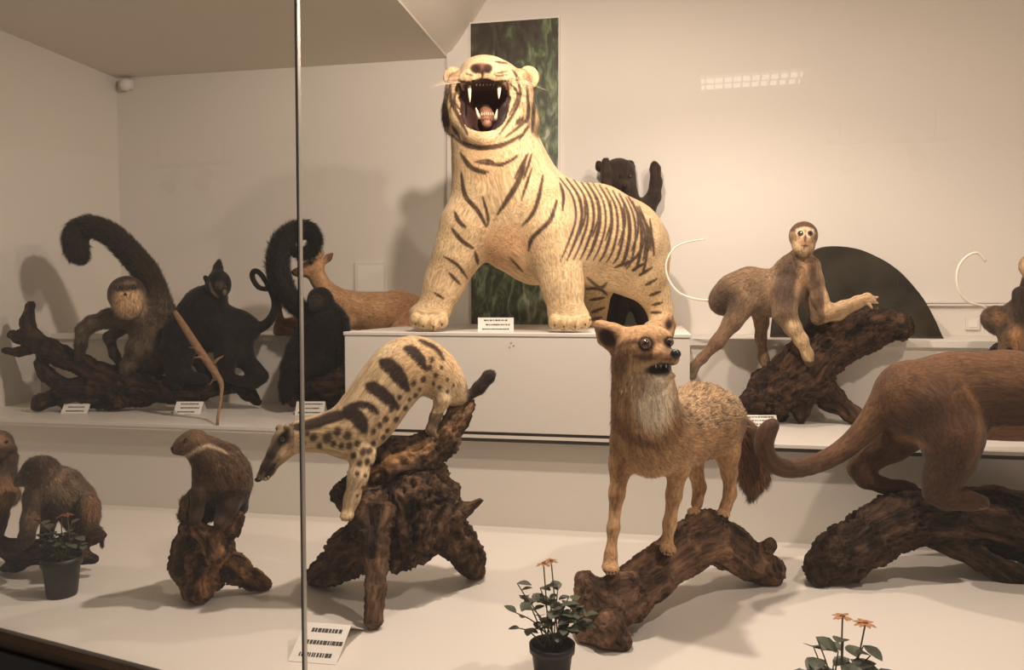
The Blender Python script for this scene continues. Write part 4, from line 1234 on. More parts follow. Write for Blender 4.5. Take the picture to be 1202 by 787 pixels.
def cat():
    o = Organic(2.33)
    o.chain([(1078, 468, 2.33, 46), (1120, 466, 2.33, 50), (1180, 464, 2.31, 50), (1250, 470, 2.28, 52), (1320, 472, 2.25, 54), (1370, 460, 2.23, 48)], 14)
    o.chain([(1060, 462, 2.33, 30), (1082, 480, 2.33, 40)], 12)
    # near hind leg
    o.chain([(1098, 482, 2.28, 40), (1116, 514, 2.24, 34), (1116, 540, 2.23, 25), (1106, 562, 2.24, 19), (1101, 578, 2.25, 15), (1112, 586, 2.24, 12), (1136, 588, 2.22, 10.5), (1152, 590, 2.21, 9)], 9, .6)
    # far hind leg
    o.chain([(1072, 500, 2.40, 28), (1046, 522, 2.42, 20), (1022, 538, 2.43, 14.5), (1008, 550, 2.43, 12), (1016, 563, 2.42, 10), (1036, 570, 2.41, 8.5), (1058, 573, 2.40, 8), (1070, 574, 2.39, 7.5)], 8, .6)
    # tail
    o.chain([(1062, 452, 2.34, 26), (1038, 476, 2.35, 17), (1016, 504, 2.36, 13), (990, 528, 2.36, 11), (960, 544, 2.33, 10), (930, 551, 2.28, 9.5), (908, 545, 2.25, 9), (897, 527, 2.24, 9), (900, 508, 2.23, 9), (908, 498, 2.22, 6)], 6, .8, sub=3)
    # fore part, beyond the frame
    o.chain([(1330, 490, 2.2, 32), (1342, 540, 2.18, 20), (1346, 600, 2.2, 14), (1350, 662, 2.22, 12), (1360, 668, 2.2, 12)], 8, .6)
    o.chain([(1340, 490, 2.34, 30), (1375, 540, 2.34, 18), (1400, 600, 2.34, 13), (1402, 680, 2.34, 12)], 8, .6)
    o.chain([(1370, 450, 2.22, 40), (1410, 425, 2.2, 36), (1440, 415, 2.18, 34)], 10)
    o.chain([(1450, 418, 2.17, 26), (1470, 426, 2.16, 16)], 6)
    o.chain([(1428, 388, 2.16, 10), (1424, 378, 2.16, 6)], 4); o.chain([(1440, 388, 2.26, 10), (1438, 378, 2.26, 6)], 4)
    o.solve(0.0065)
    base = P(1180, 600, 2.33); base[2] = float(o.V[:, 2].min())
    t = empty('brown_cat', base, 'mounted plain brown wild cat with a long curled tail walking on the big log', 'wild cat')
    def tint(c):
        T = c.base((104, 74, 50), (78, 54, 36), 0.8)
        T = over(T, (122, 86, 56), 0.6 * (1 - sst(415, 452, c.y)) * (c.x > 1040))  # lighter along the back: highlight painted into the coat
        T = over(T, (56, 38, 26), 0.8 * blob(c, 1090, 490, 26, 24, 0.8))  # hip and side shade painted into the coat
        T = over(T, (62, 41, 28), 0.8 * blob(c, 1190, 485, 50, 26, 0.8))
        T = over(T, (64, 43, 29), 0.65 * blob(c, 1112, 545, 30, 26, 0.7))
        T = over(T, (168, 122, 82), 0.55 * stroke(c, [(1133, 455), (1149, 485), (1149, 520), (1134, 556)], 5, 6))
        T = over(T, (160, 114, 76), 0.6 * stroke(c, [(1050, 514), (1070, 518), (1092, 528)], 7, 5))
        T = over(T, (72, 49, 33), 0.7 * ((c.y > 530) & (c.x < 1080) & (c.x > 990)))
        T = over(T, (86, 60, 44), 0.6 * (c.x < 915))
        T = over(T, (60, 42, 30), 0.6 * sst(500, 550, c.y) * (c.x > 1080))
        T = over(T, (150, 110, 76), 0.6 * (c.n[:, 2] < -0.55) * (c.x > 1150))
        return T
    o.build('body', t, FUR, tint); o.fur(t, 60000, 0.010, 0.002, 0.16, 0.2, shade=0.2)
    snap_eye(t, o, 1455, 408, 6, M_AMBER); ball('nose', P(1484, 424, 2.15), 0.016, M_NOSE, t)
    for j in (0, 5, 10):
        a = P(1150 + j * 0.5, 591 + j * 0.3, 2.195 - j * 0.002); tube('claw', [a, a + RT * 0.008 - UP * 0.004], [0.0025, 0.0006], M_CLAW, t, 5)
    return t
cat()

# ------------------------------------------------------------------ rear row, left: driftwood and three monkeys
wood('driftwood_branch', 3.50, [
    [(36, 358, 3.52, 5), (32, 376, 3.52, 6.5), (35, 396, 3.52, 10), (58, 412, 3.50, 11.5), (86, 424, 3.48, 11.5), (116, 438, 3.46, 12), (148, 446, 3.46, 14), (192, 456, 3.46, 12), (240, 458, 3.48, 10), (280, 452, 3.52, 7)],
    [(36, 398, 3.52, 8), (24, 396, 3.53, 7), (14, 393, 3.54, 5)],
    [(40, 410, 3.52, 6), (22, 414, 3.54, 5), (6, 412, 3.56, 4)],
    [(46, 426, 3.50, 6), (54, 440, 3.49, 7), (72, 453, 3.48, 8)],
    [(84, 462, 3.48, 17), (108, 460, 3.48, 18), (140, 462, 3.48, 17), (172, 462, 3.50, 13)],
    [(66, 466, 3.46, 9), (48, 472, 3.44, 8), (44, 478, 3.43, 6)],
    [(280, 452, 3.52, 7), (292, 464, 3.54, 7), (302, 472, 3.55, 5)],
    [(190, 460, 3.48, 12), (230, 468, 3.48, 10)]],
    ((78, 58, 44), (34, 25, 19)), 'long dark driftwood branch with upturned forked tip under the grey long-tailed monkey', 0.009, 5, 0.016, 22, 21, Z2)
tw = [P(x, y, d) for x, y, d in ((205, 366, 3.22), (214, 380, 3.2), (228, 402, 3.17), (243, 424, 3.14), (254, 440, 3.13), (260, 452, 3.12), (259, 470, 3.1), (255, 494, 3.07))]
tw = smooth_path(tw, 4); tw[-1, 2] = Z2 - 0.001
twr = empty('dry_twig', tw[-1], 'thin light brown dry twig leaning in front of the black crested monkey', 'twig')
tube('stem', tw, [0.006 + 0.010 * math.sin(math.pi * min(1, (i + 3) / 26)) for i in range(len(tw))], plain('dry_twig_bark', (140, 108, 78), 0.8, 0.4, 60, 0, 0.5), twr, 8)
for i, (a, b) in enumerate((((243, 424), (228, 420)), ((248, 432), (262, 418)), ((236, 414), (222, 408)), ((256, 444), (246, 452)))):
    p0 = P(*a, 3.14); p1 = P(*b, 3.12 + 0.02 * i)
    tube('side_shoot', [p0, (p0 + p1) / 2 + UP * 0.01, p1], [0.008, 0.006, 0.002], bpy.data.materials['dry_twig_bark'], twr, 6)

def grey_monkey():
    o = Organic(3.50)
    o.chain([(166, 370, 3.46, 19), (178, 388, 3.50, 22), (182, 408, 3.52, 22), (178, 426, 3.52, 18)], 8)
    o.chain([(192, 372, 3.52, 12), (182, 345, 3.52, 13), (170, 318, 3.52, 12.5), (149, 293, 3.52, 12), (128, 274, 3.52, 11), (105, 266, 3.52, 10.5), (89, 275, 3.52, 11), (90, 294, 3.52, 10.5), (92, 298, 3.52, 8)], 6, 1.5, sub=3)
    o.chain([(182, 408, 3.52, 14), (190, 385, 3.54, 15), (190, 368, 3.53, 13)], 8)
    # head
    o.ell((149, 346, 3.38), (21, 22, 20), -10, 6, .5)
    o.ell((150, 358, 3.35), (17, 16, 14), 0, 5, 1.0)
    # arms
    o.chain([(150, 374, 3.44, 12), (130, 374, 3.43, 11), (108, 380, 3.42, 8.5), (98, 388, 3.42, 7.5), (95, 404, 3.43, 6), (93, 420, 3.44, 5)], 6, .8)
    o.chain([(172, 390, 3.44, 16), (163, 410, 3.42, 13), (152, 428, 3.42, 8), (147, 437, 3.42, 6)], 6, .9)
    o.chain([(152, 380, 3.54, 9), (128, 396, 3.53, 6), (134, 416, 3.50, 5), (146, 434, 3.48, 5)], 5, .6)
    o.solve(0.0065)
    base = P(160, 440, 3.48); base[2] = float(o.V[:, 2].min())
    t = empty('grey_monkey', base, 'mounted grey monkey with cream face and thick dark tail arched overhead', 'monkey')
    def tint(c):
        T = c.base((116, 100, 80), (78, 64, 50), 0.8)
        T = over(T, (52, 40, 30), 0.85 * np.maximum(sst(372, 330, c.y) * (c.x > 160), ((c.y < 315) | ((c.x < 115) & (c.y < 305))).astype(float)))
        T = over(T, (222, 184, 140), 0.95 * blob(c, 151, 355, 20, 19, 0.35))
        T = over(T, (62, 46, 36), 0.85 * np.maximum(stroke(c, [(128, 338), (136, 326), (152, 322), (166, 330)], 10, 4), stroke(c, [(132, 338), (146, 338), (162, 337)], 6, 3)))
        T = over(T, (84, 66, 50), 0.7 * blob(c, 158, 384, 16, 10, 0.6))
        T = over(T, (60, 46, 36), 0.7 * (c.y > 402) * (c.x < 140))
        return T
    o.build('body', t, FUR, tint); o.fur(t, 36000, 0.020, 0.0026, 0.3, 0.35)
    snap_eye(t, o, 141, 338, 3.30); snap_eye(t, o, 157, 337, 3.30)
    snap_nose(t, o, 147, 346, 2.2, 1.8, 1.5)
grey_monkey()

def black_monkey():
    o = Organic(3.48)
    o.chain([(252, 346, 3.42, 14), (242, 360, 3.44, 24), (238, 378, 3.46, 27), (252, 386, 3.48, 26), (268, 384, 3.50, 22), (284, 385, 3.52, 18), (296, 386, 3.53, 10)], 8)
    o.ell((257, 334, 3.38), (14, 17, 14), 0, 5, .5)
    o.chain([(255, 322, 3.39, 7), (256, 315, 3.40, 5), (257, 309, 3.40, 3.5)], 3, 1.2)
    o.chain([(244, 330, 3.40, 4), (241, 326, 3.40, 3)], 3, .3)
    # fore limbs and hind limbs
    o.chain([(222, 368, 3.42, 15), (207, 388, 3.40, 13), (202, 410, 3.40, 13), (204, 436, 3.42, 9), (208, 452, 3.42, 7)], 7, .9)
    o.chain([(262, 396, 3.44, 15), (266, 420, 3.42, 12), (266, 440, 3.42, 8)], 6, .8)
    o.chain([(282, 396, 3.50, 16), (284, 418, 3.48, 12), (298, 434, 3.46, 9), (306, 442, 3.46, 8), (298, 450, 3.45, 6), (276, 446, 3.44, 6)], 6, .8)
    o.chain([(238, 394, 3.50, 12), (232, 420, 3.50, 8), (244, 446, 3.48, 6)], 6, .8)
    o.chain([(222, 400, 3.42, 12), (212, 440, 3.41, 9), (240, 446, 3.42, 6)], 5, .7)
    o.chain([(296, 386, 3.53, 8), (309, 383, 3.53, 6), (319, 373, 3.53, 5), (323, 358, 3.53, 4), (318, 342, 3.53, 3.30), (307, 323, 3.53, 3), (299, 318, 3.54, 3), (296, 325, 3.55, 3), (303, 337, 3.55, 3), (314, 340, 3.54, 2.6)], 1.5, .35, sub=3)
    o.solve(0.0058)
    base = P(245, 452, 3.46); base[2] = float(o.V[:, 2].min())
    t = empty('crested_monkey', base, 'mounted black crested monkey with white cheek line and looped tail', 'monkey')
    def tint(c):
        T = c.base((34, 27, 22), (22, 17, 14), 0.8)
        T = over(T, (150, 132, 108), 0.8 * np.maximum(stroke(c, [(246, 332), (249, 342), (256, 349)], 2.4, 1.5), blob(c, 264, 343, 2.5, 4)))
        T = over(T, (96, 84, 70), 0.6 * blob(c, 258, 335, 6, 5))
        return T
    o.build('body', t, FUR, tint); o.fur(t, 26000, 0.014, 0.0024, 0.3, 0.3)
    snap_eye(t, o, 254, 335, 2, M_AMBER); snap_eye(t, o, 264, 337, 2, M_AMBER)
black_monkey()

wood('sitting_stump', 3.5, [
    [(366, 452, 3.48, 18), (384, 452, 3.5, 22), (400, 450, 3.5, 22)], [(372, 462, 3.48, 12), (378, 480, 3.48, 8)], [(398, 462, 3.5, 14), (402, 478, 3.52, 12)],
    [(352, 446, 3.46, 8), (346, 456, 3.44, 6), (344, 474, 3.43, 5)]],
    DARKW, 'dark rough stump beside the white box under the sitting black monkey', 0.010, 6, 0.012, 20, 31, Z2)
def sitting_monkey():
    o = Organic(3.5)
    o.chain([(377, 362, 3.46, 16), (382, 380, 3.48, 25), (382, 402, 3.50, 28), (376, 424, 3.50, 26)], 8)
    o.ell((376, 352, 3.43), (15, 15, 15), 0, 5, .7)
    o.chain([(370, 358, 3.38, 8), (367, 362, 3.37, 5)], 4, .4)
    o.chain([(362, 388, 3.46, 14), (352, 412, 3.44, 14), (343, 432, 3.42, 12), (338, 452, 3.41, 9), (335, 466, 3.40, 7)], 7, 1)
    o.chain([(372, 425, 3.44, 16), (356, 432, 3.42, 12), (352, 450, 3.42, 8)], 6, .9)
    o.chain([(362, 372, 3.52, 9), (346, 357, 3.53, 10), (334, 341, 3.53, 11.5), (327, 321, 3.53, 12), (327, 299, 3.53, 12), (335, 281, 3.53, 12), (347, 271, 3.53, 10), (361, 270, 3.53, 8.5), (369, 280, 3.53, 7.5), (367, 292, 3.53, 7), (357, 298, 3.53, 6.5), (347, 295, 3.53, 5)], 3, 1.5, sub=3)
    o.solve(0.0065)
    base = P(372, 450, 3.48); base[2] = float(o.V[:, 2].min())
    t = empty('sitting_monkey', base, 'mounted black monkey sitting with its thick tail curled up like a hook', 'monkey')
    def tint(c):
        T = c.base((34, 28, 22), (23, 18, 14), 0.8)
        return over(T, (52, 43, 35), 0.8 * np.maximum(blob(c, 372, 353, 9, 9), (c.x < 358) * (c.y < 365) * 0.4))
    o.build('body', t, FUR, tint); o.fur(t, 26000, 0.022, 0.0026, 0.3, 0.35)
    snap_eye(t, o, 367, 349, 2); snap_eye(t, o, 375, 349, 2)
sitting_monkey()

# ------------------------------------------------------------------ deer and small tan animal on the left rear ledge
def deer():
    o = Organic(3.68)
    o.chain([(394, 352, 3.66, 15), (412, 364, 3.68, 21), (440, 368, 3.70, 23), (468, 366, 3.72, 24), (482, 366, 3.72, 20)], 8)
    o.chain([(368, 316, 3.62, 10.5), (374, 328, 3.63, 9), (384, 345, 3.65, 12), (396, 358, 3.67, 16)], 6)
    o.chain([(370, 313, 3.62, 10.5), (360, 317, 3.61, 8), (350, 320, 3.60, 5), (346, 320, 3.60, 4)], 4, .5)
    o.chain([(380, 308, 3.63, 3.5), (385, 303, 3.63, 4.5), (390, 298, 3.63, 2)], 2, .4)
    o.chain([(374, 304, 3.67, 3), (377, 298, 3.68, 3.5), (379, 294, 3.68, 1.5)], 2, .4)
    o.chain([(408, 378, 3.62, 10), (396, 392, 3.58, 6), (420, 396, 3.56, 5)], 5, .6)
    o.chain([(480, 378, 3.64, 14), (460, 394, 3.58, 7), (490, 396, 3.57, 5)], 5, .6)
    o.solve(0.0065, floor=Z3)
    base = P(440, 398, 3.68); base[2] = Z3
    t = empty('tan_deer', base, 'mounted small tan deer lying on the rear ledge looking over the black monkeys', 'deer')
    def tint(c):
        T = c.base((198, 158, 116), (174, 132, 92), 0.7)
        T = over(T, (96, 66, 44), 0.7 * blob(c, 388, 301, 5, 6)); T = over(T, (70, 46, 34), 0.8 * blob(c, 346, 321, 4, 4))
        return over(T, (120, 80, 52), 0.5 * blob(c, 482, 362, 22, 24, 0.8))
    o.build('body', t, FUR, tint); o.fur(t, 16000, 0.008, 0.0016, 0.2, 0.2)
    snap_eye(t, o, 365, 308.5, 2.6)
    ball('nose', P(344.5, 320, 3.59), 0.011, M_NOSE, t)
deer()
def tan_small():
    o = Organic(3.72)
    o.chain([(334, 386, 3.70, 12), (350, 386, 3.72, 13), (372, 388, 3.74, 13), (392, 388, 3.74, 9)], 6)
    o.chain([(327, 390, 3.68, 6), (328, 372, 3.68, 4), (327, 356, 3.68, 3.5), (326, 349, 3.68, 3)], 3, .5)
    o.chain([(330, 390, 3.66, 8), (344, 394, 3.64, 5)], 4)
    o.chain([(372, 392, 3.66, 7), (386, 395, 3.64, 4)], 4)
    o.solve(0.006, floor=Z3)
    base = P(352, 398, 3.72); base[2] = Z3
    t = empty('small_mammal', base, 'small tan furry animal with an upright thin tail on the rear ledge', 'animal')
    o.build('body', t, FUR, lambda c: over(c.base((168, 126, 88), (124, 88, 60), 1.0), (120, 92, 72), 0.7 * (c.y < 356)))
    o.fur(t, 6000, 0.013, 0.0016, 0.3, 0.3)
tan_small()

# ------------------------------------------------------------------ standing bear behind the tiger
def bear():
    o = Organic(3.7)
    d = 3.80
    o.chain([(726, 206, d, 20), (728, 236, d, 20), (734, 270, d, 24), (738, 305, d, 26), (738, 340, d, 25)], 8)
    o.chain([(728, 345, d, 16), (722, 370, d, 12), (720, 388, d - .02, 12)], 6)
    o.chain([(748, 345, d, 15), (756, 368, d, 11), (760, 388, d - .02, 11)], 6)
    o.ell((724, 208, d - 0.03), (19, 18, 18), 0, 6)
    o.chain([(740, 196, d, 6), (740, 193, d, 5)], 3); o.chain([(704, 196, d, 6), (703, 193, d, 4.5)], 3)
    o.chain([(733, 216, d - 0.07, 9), (733, 219, d - 0.10, 6)], 5)
    o.chain([(746, 246, d, 14), (757, 246, d - .02, 12), (767, 232, d - .03, 8.5), (770, 215, d - .03, 7), (769, 198, d - .03, 6), (768, 193, d - .03, 4)], 4)
    o.chain([(715, 245, d - .03, 10), (711, 222, d - .09, 6.5), (711, 202, d - .10, 5.5), (711, 190, d - .1, 5)], 3)
    o.solve(0.007, floor=ZB)
    base = P(738, 388, d); base[2] = ZB
    t = empty('standing_bear', base, 'dark brown bear cub standing upright with raised paws behind the tiger', 'bear')
    o.build('body', t, FUR, lambda c: over(c.base((62, 47, 36), (40, 30, 24), 0.9), (128, 88, 62), .6 * blob(c, 756, 256, 8, 5)))
    o.fur(t, 14000, 0.012, 0.0018, 0.25, 0.25)
    snap_nose(t, o, 733, 219, 3, 2.4, 3); snap_eye(t, o, 728, 207, 2); snap_eye(t, o, 739, 207, 2)
bear()

# ------------------------------------------------------------------ langurs on the right
wood('forked_log', 3.1, [
    [(1054, 384, 3.10, 16), (1030, 384, 3.12, 20), (1000, 394, 3.12, 24), (970, 408, 3.12, 27), (950, 426, 3.12, 28), (936, 440, 3.12, 30), (908, 458, 3.12, 25), (884, 472, 3.12, 14), (868, 479, 3.12, 7)],
    [(950, 446, 3.10, 20), (976, 468, 3.10, 13), (1003, 489, 3.08, 10)],
    [(944, 456, 3.1, 18), (940, 480, 3.1, 9), (940, 494, 3.1, 5)],
    [(958, 400, 3.13, 14), (962, 372, 3.14, 9), (960, 355, 3.14, 6)],
    [(908, 466, 3.14, 20), (906, 486, 3.18, 14), (905, 500, 3.2, 14)]],
    ((92, 68, 50), (46, 33, 25)), 'forked dark log rising to the right under the white tailed langur', 0.008, 7, 0.014, 20, 41, Z2)
def langur():
    o = Organic(3.07)
    o.chain([(940, 302, 3.02, 13), (930, 320, 3.04, 20), (920, 340, 3.06, 24), (905, 345, 3.08, 26), (880, 340, 3.10, 25), (862, 346, 3.12, 23), (850, 353, 3.13, 18)], 8)
    o.ell((943, 277, 2.98), (16.5, 17, 15), 0, 5, .4)
    o.ell((943, 290, 2.96), (13, 11, 11), 0, 5, 1.4)
    o.ell((945, 283, 2.935), (6, 5.5, 6), 0, 4, .2)
    # near fore limb resting on the log
    o.chain([(922, 345, 2.99, 17), (921, 368, 2.96, 13), (930, 384, 2.95, 9.5), (940, 399, 2.96, 7.5), (948, 416, 2.98, 6), (950, 426, 2.98, 5.5)], 6, .5)
    # other arm reaching right
    o.chain([(952, 312, 3.0, 11), (957, 330, 2.99, 9), (962, 350, 2.98, 9), (970, 366, 2.97, 8), (990, 360, 2.98, 6.5), (1006, 353, 2.99, 5), (1018, 349, 2.99, 4.5), (1025, 353, 2.98, 3)], 5, .6)
    o.chain([(946, 330, 3.05, 10), (950, 352, 3.05, 9), (960, 374, 3.02, 7), (984, 370, 3.0, 6), (1006, 358, 3.0, 4.5), (1016, 354, 3.0, 4)], 5, .6)
    # hind legs
    o.chain([(874, 356, 3.05, 16), (860, 378, 3.03, 10.5), (842, 402, 3.02, 7.5), (824, 421, 3.03, 5.5), (815, 430, 3.03, 5), (813, 442, 3.03, 5)], 6, .7)
    o.chain([(892, 360, 3.16, 14), (894, 380, 3.18, 7.5), (893, 396, 3.18, 6), (896, 420, 3.16, 5.5), (904, 440, 3.14, 6)], 6, .7)
    for a, b in (((1020, 350), (1030, 349)), ((1021, 353), (1030, 356)), ((1018, 355), (1024, 362))):
        o.chain([(*a, 2.985, 2.4), (*b, 2.975, 1.8)], 1.5, .2)
    o.solve(0.0056)
    base = P(900, 440, 3.05); base[2] = float(o.V[:, 2].min())
    t = empty('langur', base, 'mounted grey langur with pale beard and thin white tail reaching over the forked log', 'monkey')
    def tint(c):
        T = c.base((156, 128, 98), (118, 94, 70), 0.7)
        T = over(T, (70, 55, 43), 0.85 * np.maximum(blob(c, 924, 332, 14, 34, 0.5, 10), blob(c, 852, 354, 18, 18, 0.6)))
        T = over(T, (78, 60, 46), 0.7 * stroke(c, [(952, 312), (958, 335), (964, 360)], 9, 4))
        T = over(T, (194, 156, 116), 0.8 * stroke(c, [(942, 296), (944, 316), (936, 345)], 9, 6))
        T = over(T, (222, 190, 146), 0.9 * stroke(c, [(928, 380), (940, 396), (950, 420)], 16, 5))
        T = over(T, (216, 182, 140), 0.75 * ((c.x > 968) & (c.y < 380)))
        T = over(T, (116, 88, 66), 0.7 * stroke(c, [(866, 372), (842, 402), (822, 424)], 16, 5))
        T = over(T, (64, 50, 40), 0.8 * (c.y > 424) * (c.x > 900))
        T = over(T, (130, 116, 98), 0.7 * (c.y > 428) * (c.x < 840))
        # face
        T = over(T, (84, 60, 42), 0.9 * ((c.y < 272) & (c.x > 920)))
        T = over(T, (216, 186, 146), 0.9 * blob(c, 943, 290, 13, 10, .4))
        T = over(T, (190, 150, 112), 0.9 * blob(c, 945, 279, 9, 9, .4))
        T = over(T, (222, 200, 168), 0.8 * stroke(c, [(934, 270), (945, 268), (955, 270)], 3, 1.5))
        for ex in (939.5, 951): T = over(T, (228, 204, 170), 0.9 * blob(c, ex, 274, 5.5, 5, .3))
        T = over(T, (60, 40, 30), 0.8 * stroke(c, [(945, 276), (945, 284)], 2.5, 1.5))
        T = over(T, (70, 46, 36), 0.8 * stroke(c, [(941, 289), (949, 289)], 2, 1))
        return T
    o.build('body', t, FUR, tint); o.fur(t, 32000, 0.012, 0.0022, 0.22, 0.25)
    for x in (939.5, 951):
        snap_eye(t, o, x, 274, 3.3, M_AMBER, 0.1)
    tp = smooth_path([P(x, y, d) for x, y, d in ((842, 354, 3.14), (833, 353, 3.14), (815, 351, 3.14), (796, 343, 3.14), (784, 326, 3.14), (782, 309, 3.14), (790, 293, 3.14), (804, 285, 3.14), (827, 281, 3.14))], 5)
    tube('tail', tp, [0.0052 - 0.0022 * i / len(tp) for i in range(len(tp))], plain('white_tail_hair', (240, 230, 212), 0.7, 0.05, 80), t, 8)
langur()

wood('tree_stump', 2.92, [[(1176, 418, 2.92, 16), (1190, 440, 2.93, 24), (1196, 480, 2.95, 28), (1196, 512, 2.95, 30)], [(1176, 414, 2.91, 9), (1230, 420, 2.92, 12), (1260, 430, 2.92, 10)], [(1180, 470, 2.87, 14), (1160, 508, 2.85, 12)]],
     DARKW, 'dark stump behind the brown cat under the second langur', 0.012, 7, 0.010, 18, 44, Z2)
def langur2():
    o = Organic(3.05)
    o.chain([(1168, 374, 2.93, 15), (1174, 378, 2.93, 15), (1196, 372, 2.93, 18), (1214, 352, 2.92, 18), (1216, 328, 2.90, 14)], 6)
    o.ell((1212, 312, 2.86), (14, 15, 14), 0, 5, .8)
    o.chain([(1176, 384, 2.90, 9), (1180, 400, 2.89, 6), (1176, 412, 2.88, 5)], 5, .6)
    o.chain([(1198, 345, 2.87, 9), (1196, 370, 2.86, 8), (1192, 395, 2.86, 8), (1196, 412, 2.86, 6)], 5, .7)
    o.chain([(1220, 345, 2.97, 10), (1236, 380, 2.97, 7), (1240, 412, 2.97, 6)], 5, .7)
    o.solve(0.006)
    base = P(1195, 414, 2.90); base[2] = float(o.V[:, 2].min())
    t = empty('langur', base, 'mounted dark langur with curled white tail cut off behind the brown cat', 'monkey')
    def tint(c):
        T = c.base((112, 88, 66), (72, 55, 42), 0.8)
        T = over(T, (46, 34, 26), .85 * blob(c, 1196, 350, 10, 34, .5)); T = over(T, (176, 128, 86), .8 * blob(c, 1195, 398, 12, 14, .6))
        T = over(T, (150, 110, 76), .7 * blob(c, 1172, 372, 8, 7, .6)); T = over(T, (222, 190, 144), .9 * blob(c, 1202, 314, 9, 12, .5))
        return T
    o.build('body', t, FUR, tint); o.fur(t, 12000, 0.013, 0.0016, 0.25, 0.3)
    snap_eye(t, o, 1206, 306, 2.4); snap_eye(t, o, 1217, 306, 2.4)
    tp = smooth_path([P(x, y, 2.96) for x, y in ((1162, 368), (1154, 360), (1137, 355), (1127, 344), (1123, 329), (1125, 314), (1134, 302), (1147, 297), (1157, 307))], 5)
    tube('tail', tp, 0.0048, bpy.data.materials['white_tail_hair'], t, 8)
langur2()

# ------------------------------------------------------------------ label cards
def ink_lines(parent, c, ax, up, nrmv, w, h, rows, seed):
    r = random.Random(seed)
    for i in range(rows):
        y = h * (0.62 - 1.24 * i / max(1, rows - 1)) if rows > 1 else 0
        V, F = [], []
        x = -w * r.uniform(0.55, 0.8); end = w * r.uniform(0.5, 0.8)
        while x < end:
            ww = r.uniform(0.05, 0.16) * w
            p = c + ax * (x + ww / 2) + up * y + nrmv * 0.0006
            b = len(V); hh = h * 0.10
            for sz in (-1, 1):
                for sx, sy in ((-1, -1), (1, -1), (1, 1), (-1, 1)):
                    V.append(p + ax * ww / 2 * sx + up * hh * sy + nrmv * 0.0003 * sz)
            F += [tuple(b + k for k in f) for f in BOXF]
            x += ww + r.uniform(0.02, 0.06) * w
        mesh_obj('text_line', V, F, M_INK, parent)
def tent_card(px0, px1, pyt, pyb, z, label, tilt=35, rows=3, yaw=0.0, group=None):
    """small folded card leaning back, foot on the surface at height z"""
    cpt = onz((px0 + px1) / 2, pyb, z)
    d = (cpt - CAM) @ FW
    w = (px1 - px0) * d / FPX / 2; hgt = (pyb - pyt) * d / FPX
    ax = RT * math.cos(yaw) + np.array([-RT[1], RT[0], 0]) * math.sin(yaw)
    back = np.array([-ax[1], ax[0], 0.0])
    a = math.radians(tilt)
    L = hgt / max(0.35, (math.cos(a) + math.sin(a) * 0.22))
    up = np.array([0, 0, 1]) * math.cos(a) + back * math.sin(a)
    n = -back * math.cos(a) + np.array([0, 0, 1]) * math.sin(a)
    t = empty('label_card', cpt, label, 'label', group)
    c = cpt + up * L / 2 + np.array([0, 0, 0.0008])
    obox('front_leaf', c, ax, up, n, w, L / 2, 0.0006, M_CARD, t)
    top = cpt + up * L; bk = cpt + back * (2 * L * math.sin(a)); m = (top + bk) / 2
    u2 = nrm(top - bk); obox('back_leaf', m - n * 0.0, ax, u2, np.cross(ax, u2), w, np.linalg.norm(top - bk) / 2, 0.0006, M_CARD, t)
    ink_lines(t, c + n * 0.0006, ax, up, n, w, L / 2, rows, hash(label) % 97 if False else len(label) + int(px0))
    return t
tent_card(71, 102, 470, 486, Z2, 'small white label card in front of the driftwood branch', 38)
tent_card(203, 235, 471, 487, Z2, 'small white label card in front of the black crested monkey', 38)
tent_card(346, 380, 471, 488, Z2, 'small white label card in front of the sitting black monkey', 30)
tent_card(871, 914, 487, 501, Z2, 'small white label card below the forked log', 38)
tent_card(561, 603, 373, 390, ZB, 'small white label card between the tiger forepaws', 6)
tent_card(336, 396, 742, 779, 0.0, 'clear edged label card on the bottom deck by the glass joint', 62, 3, -0.16)

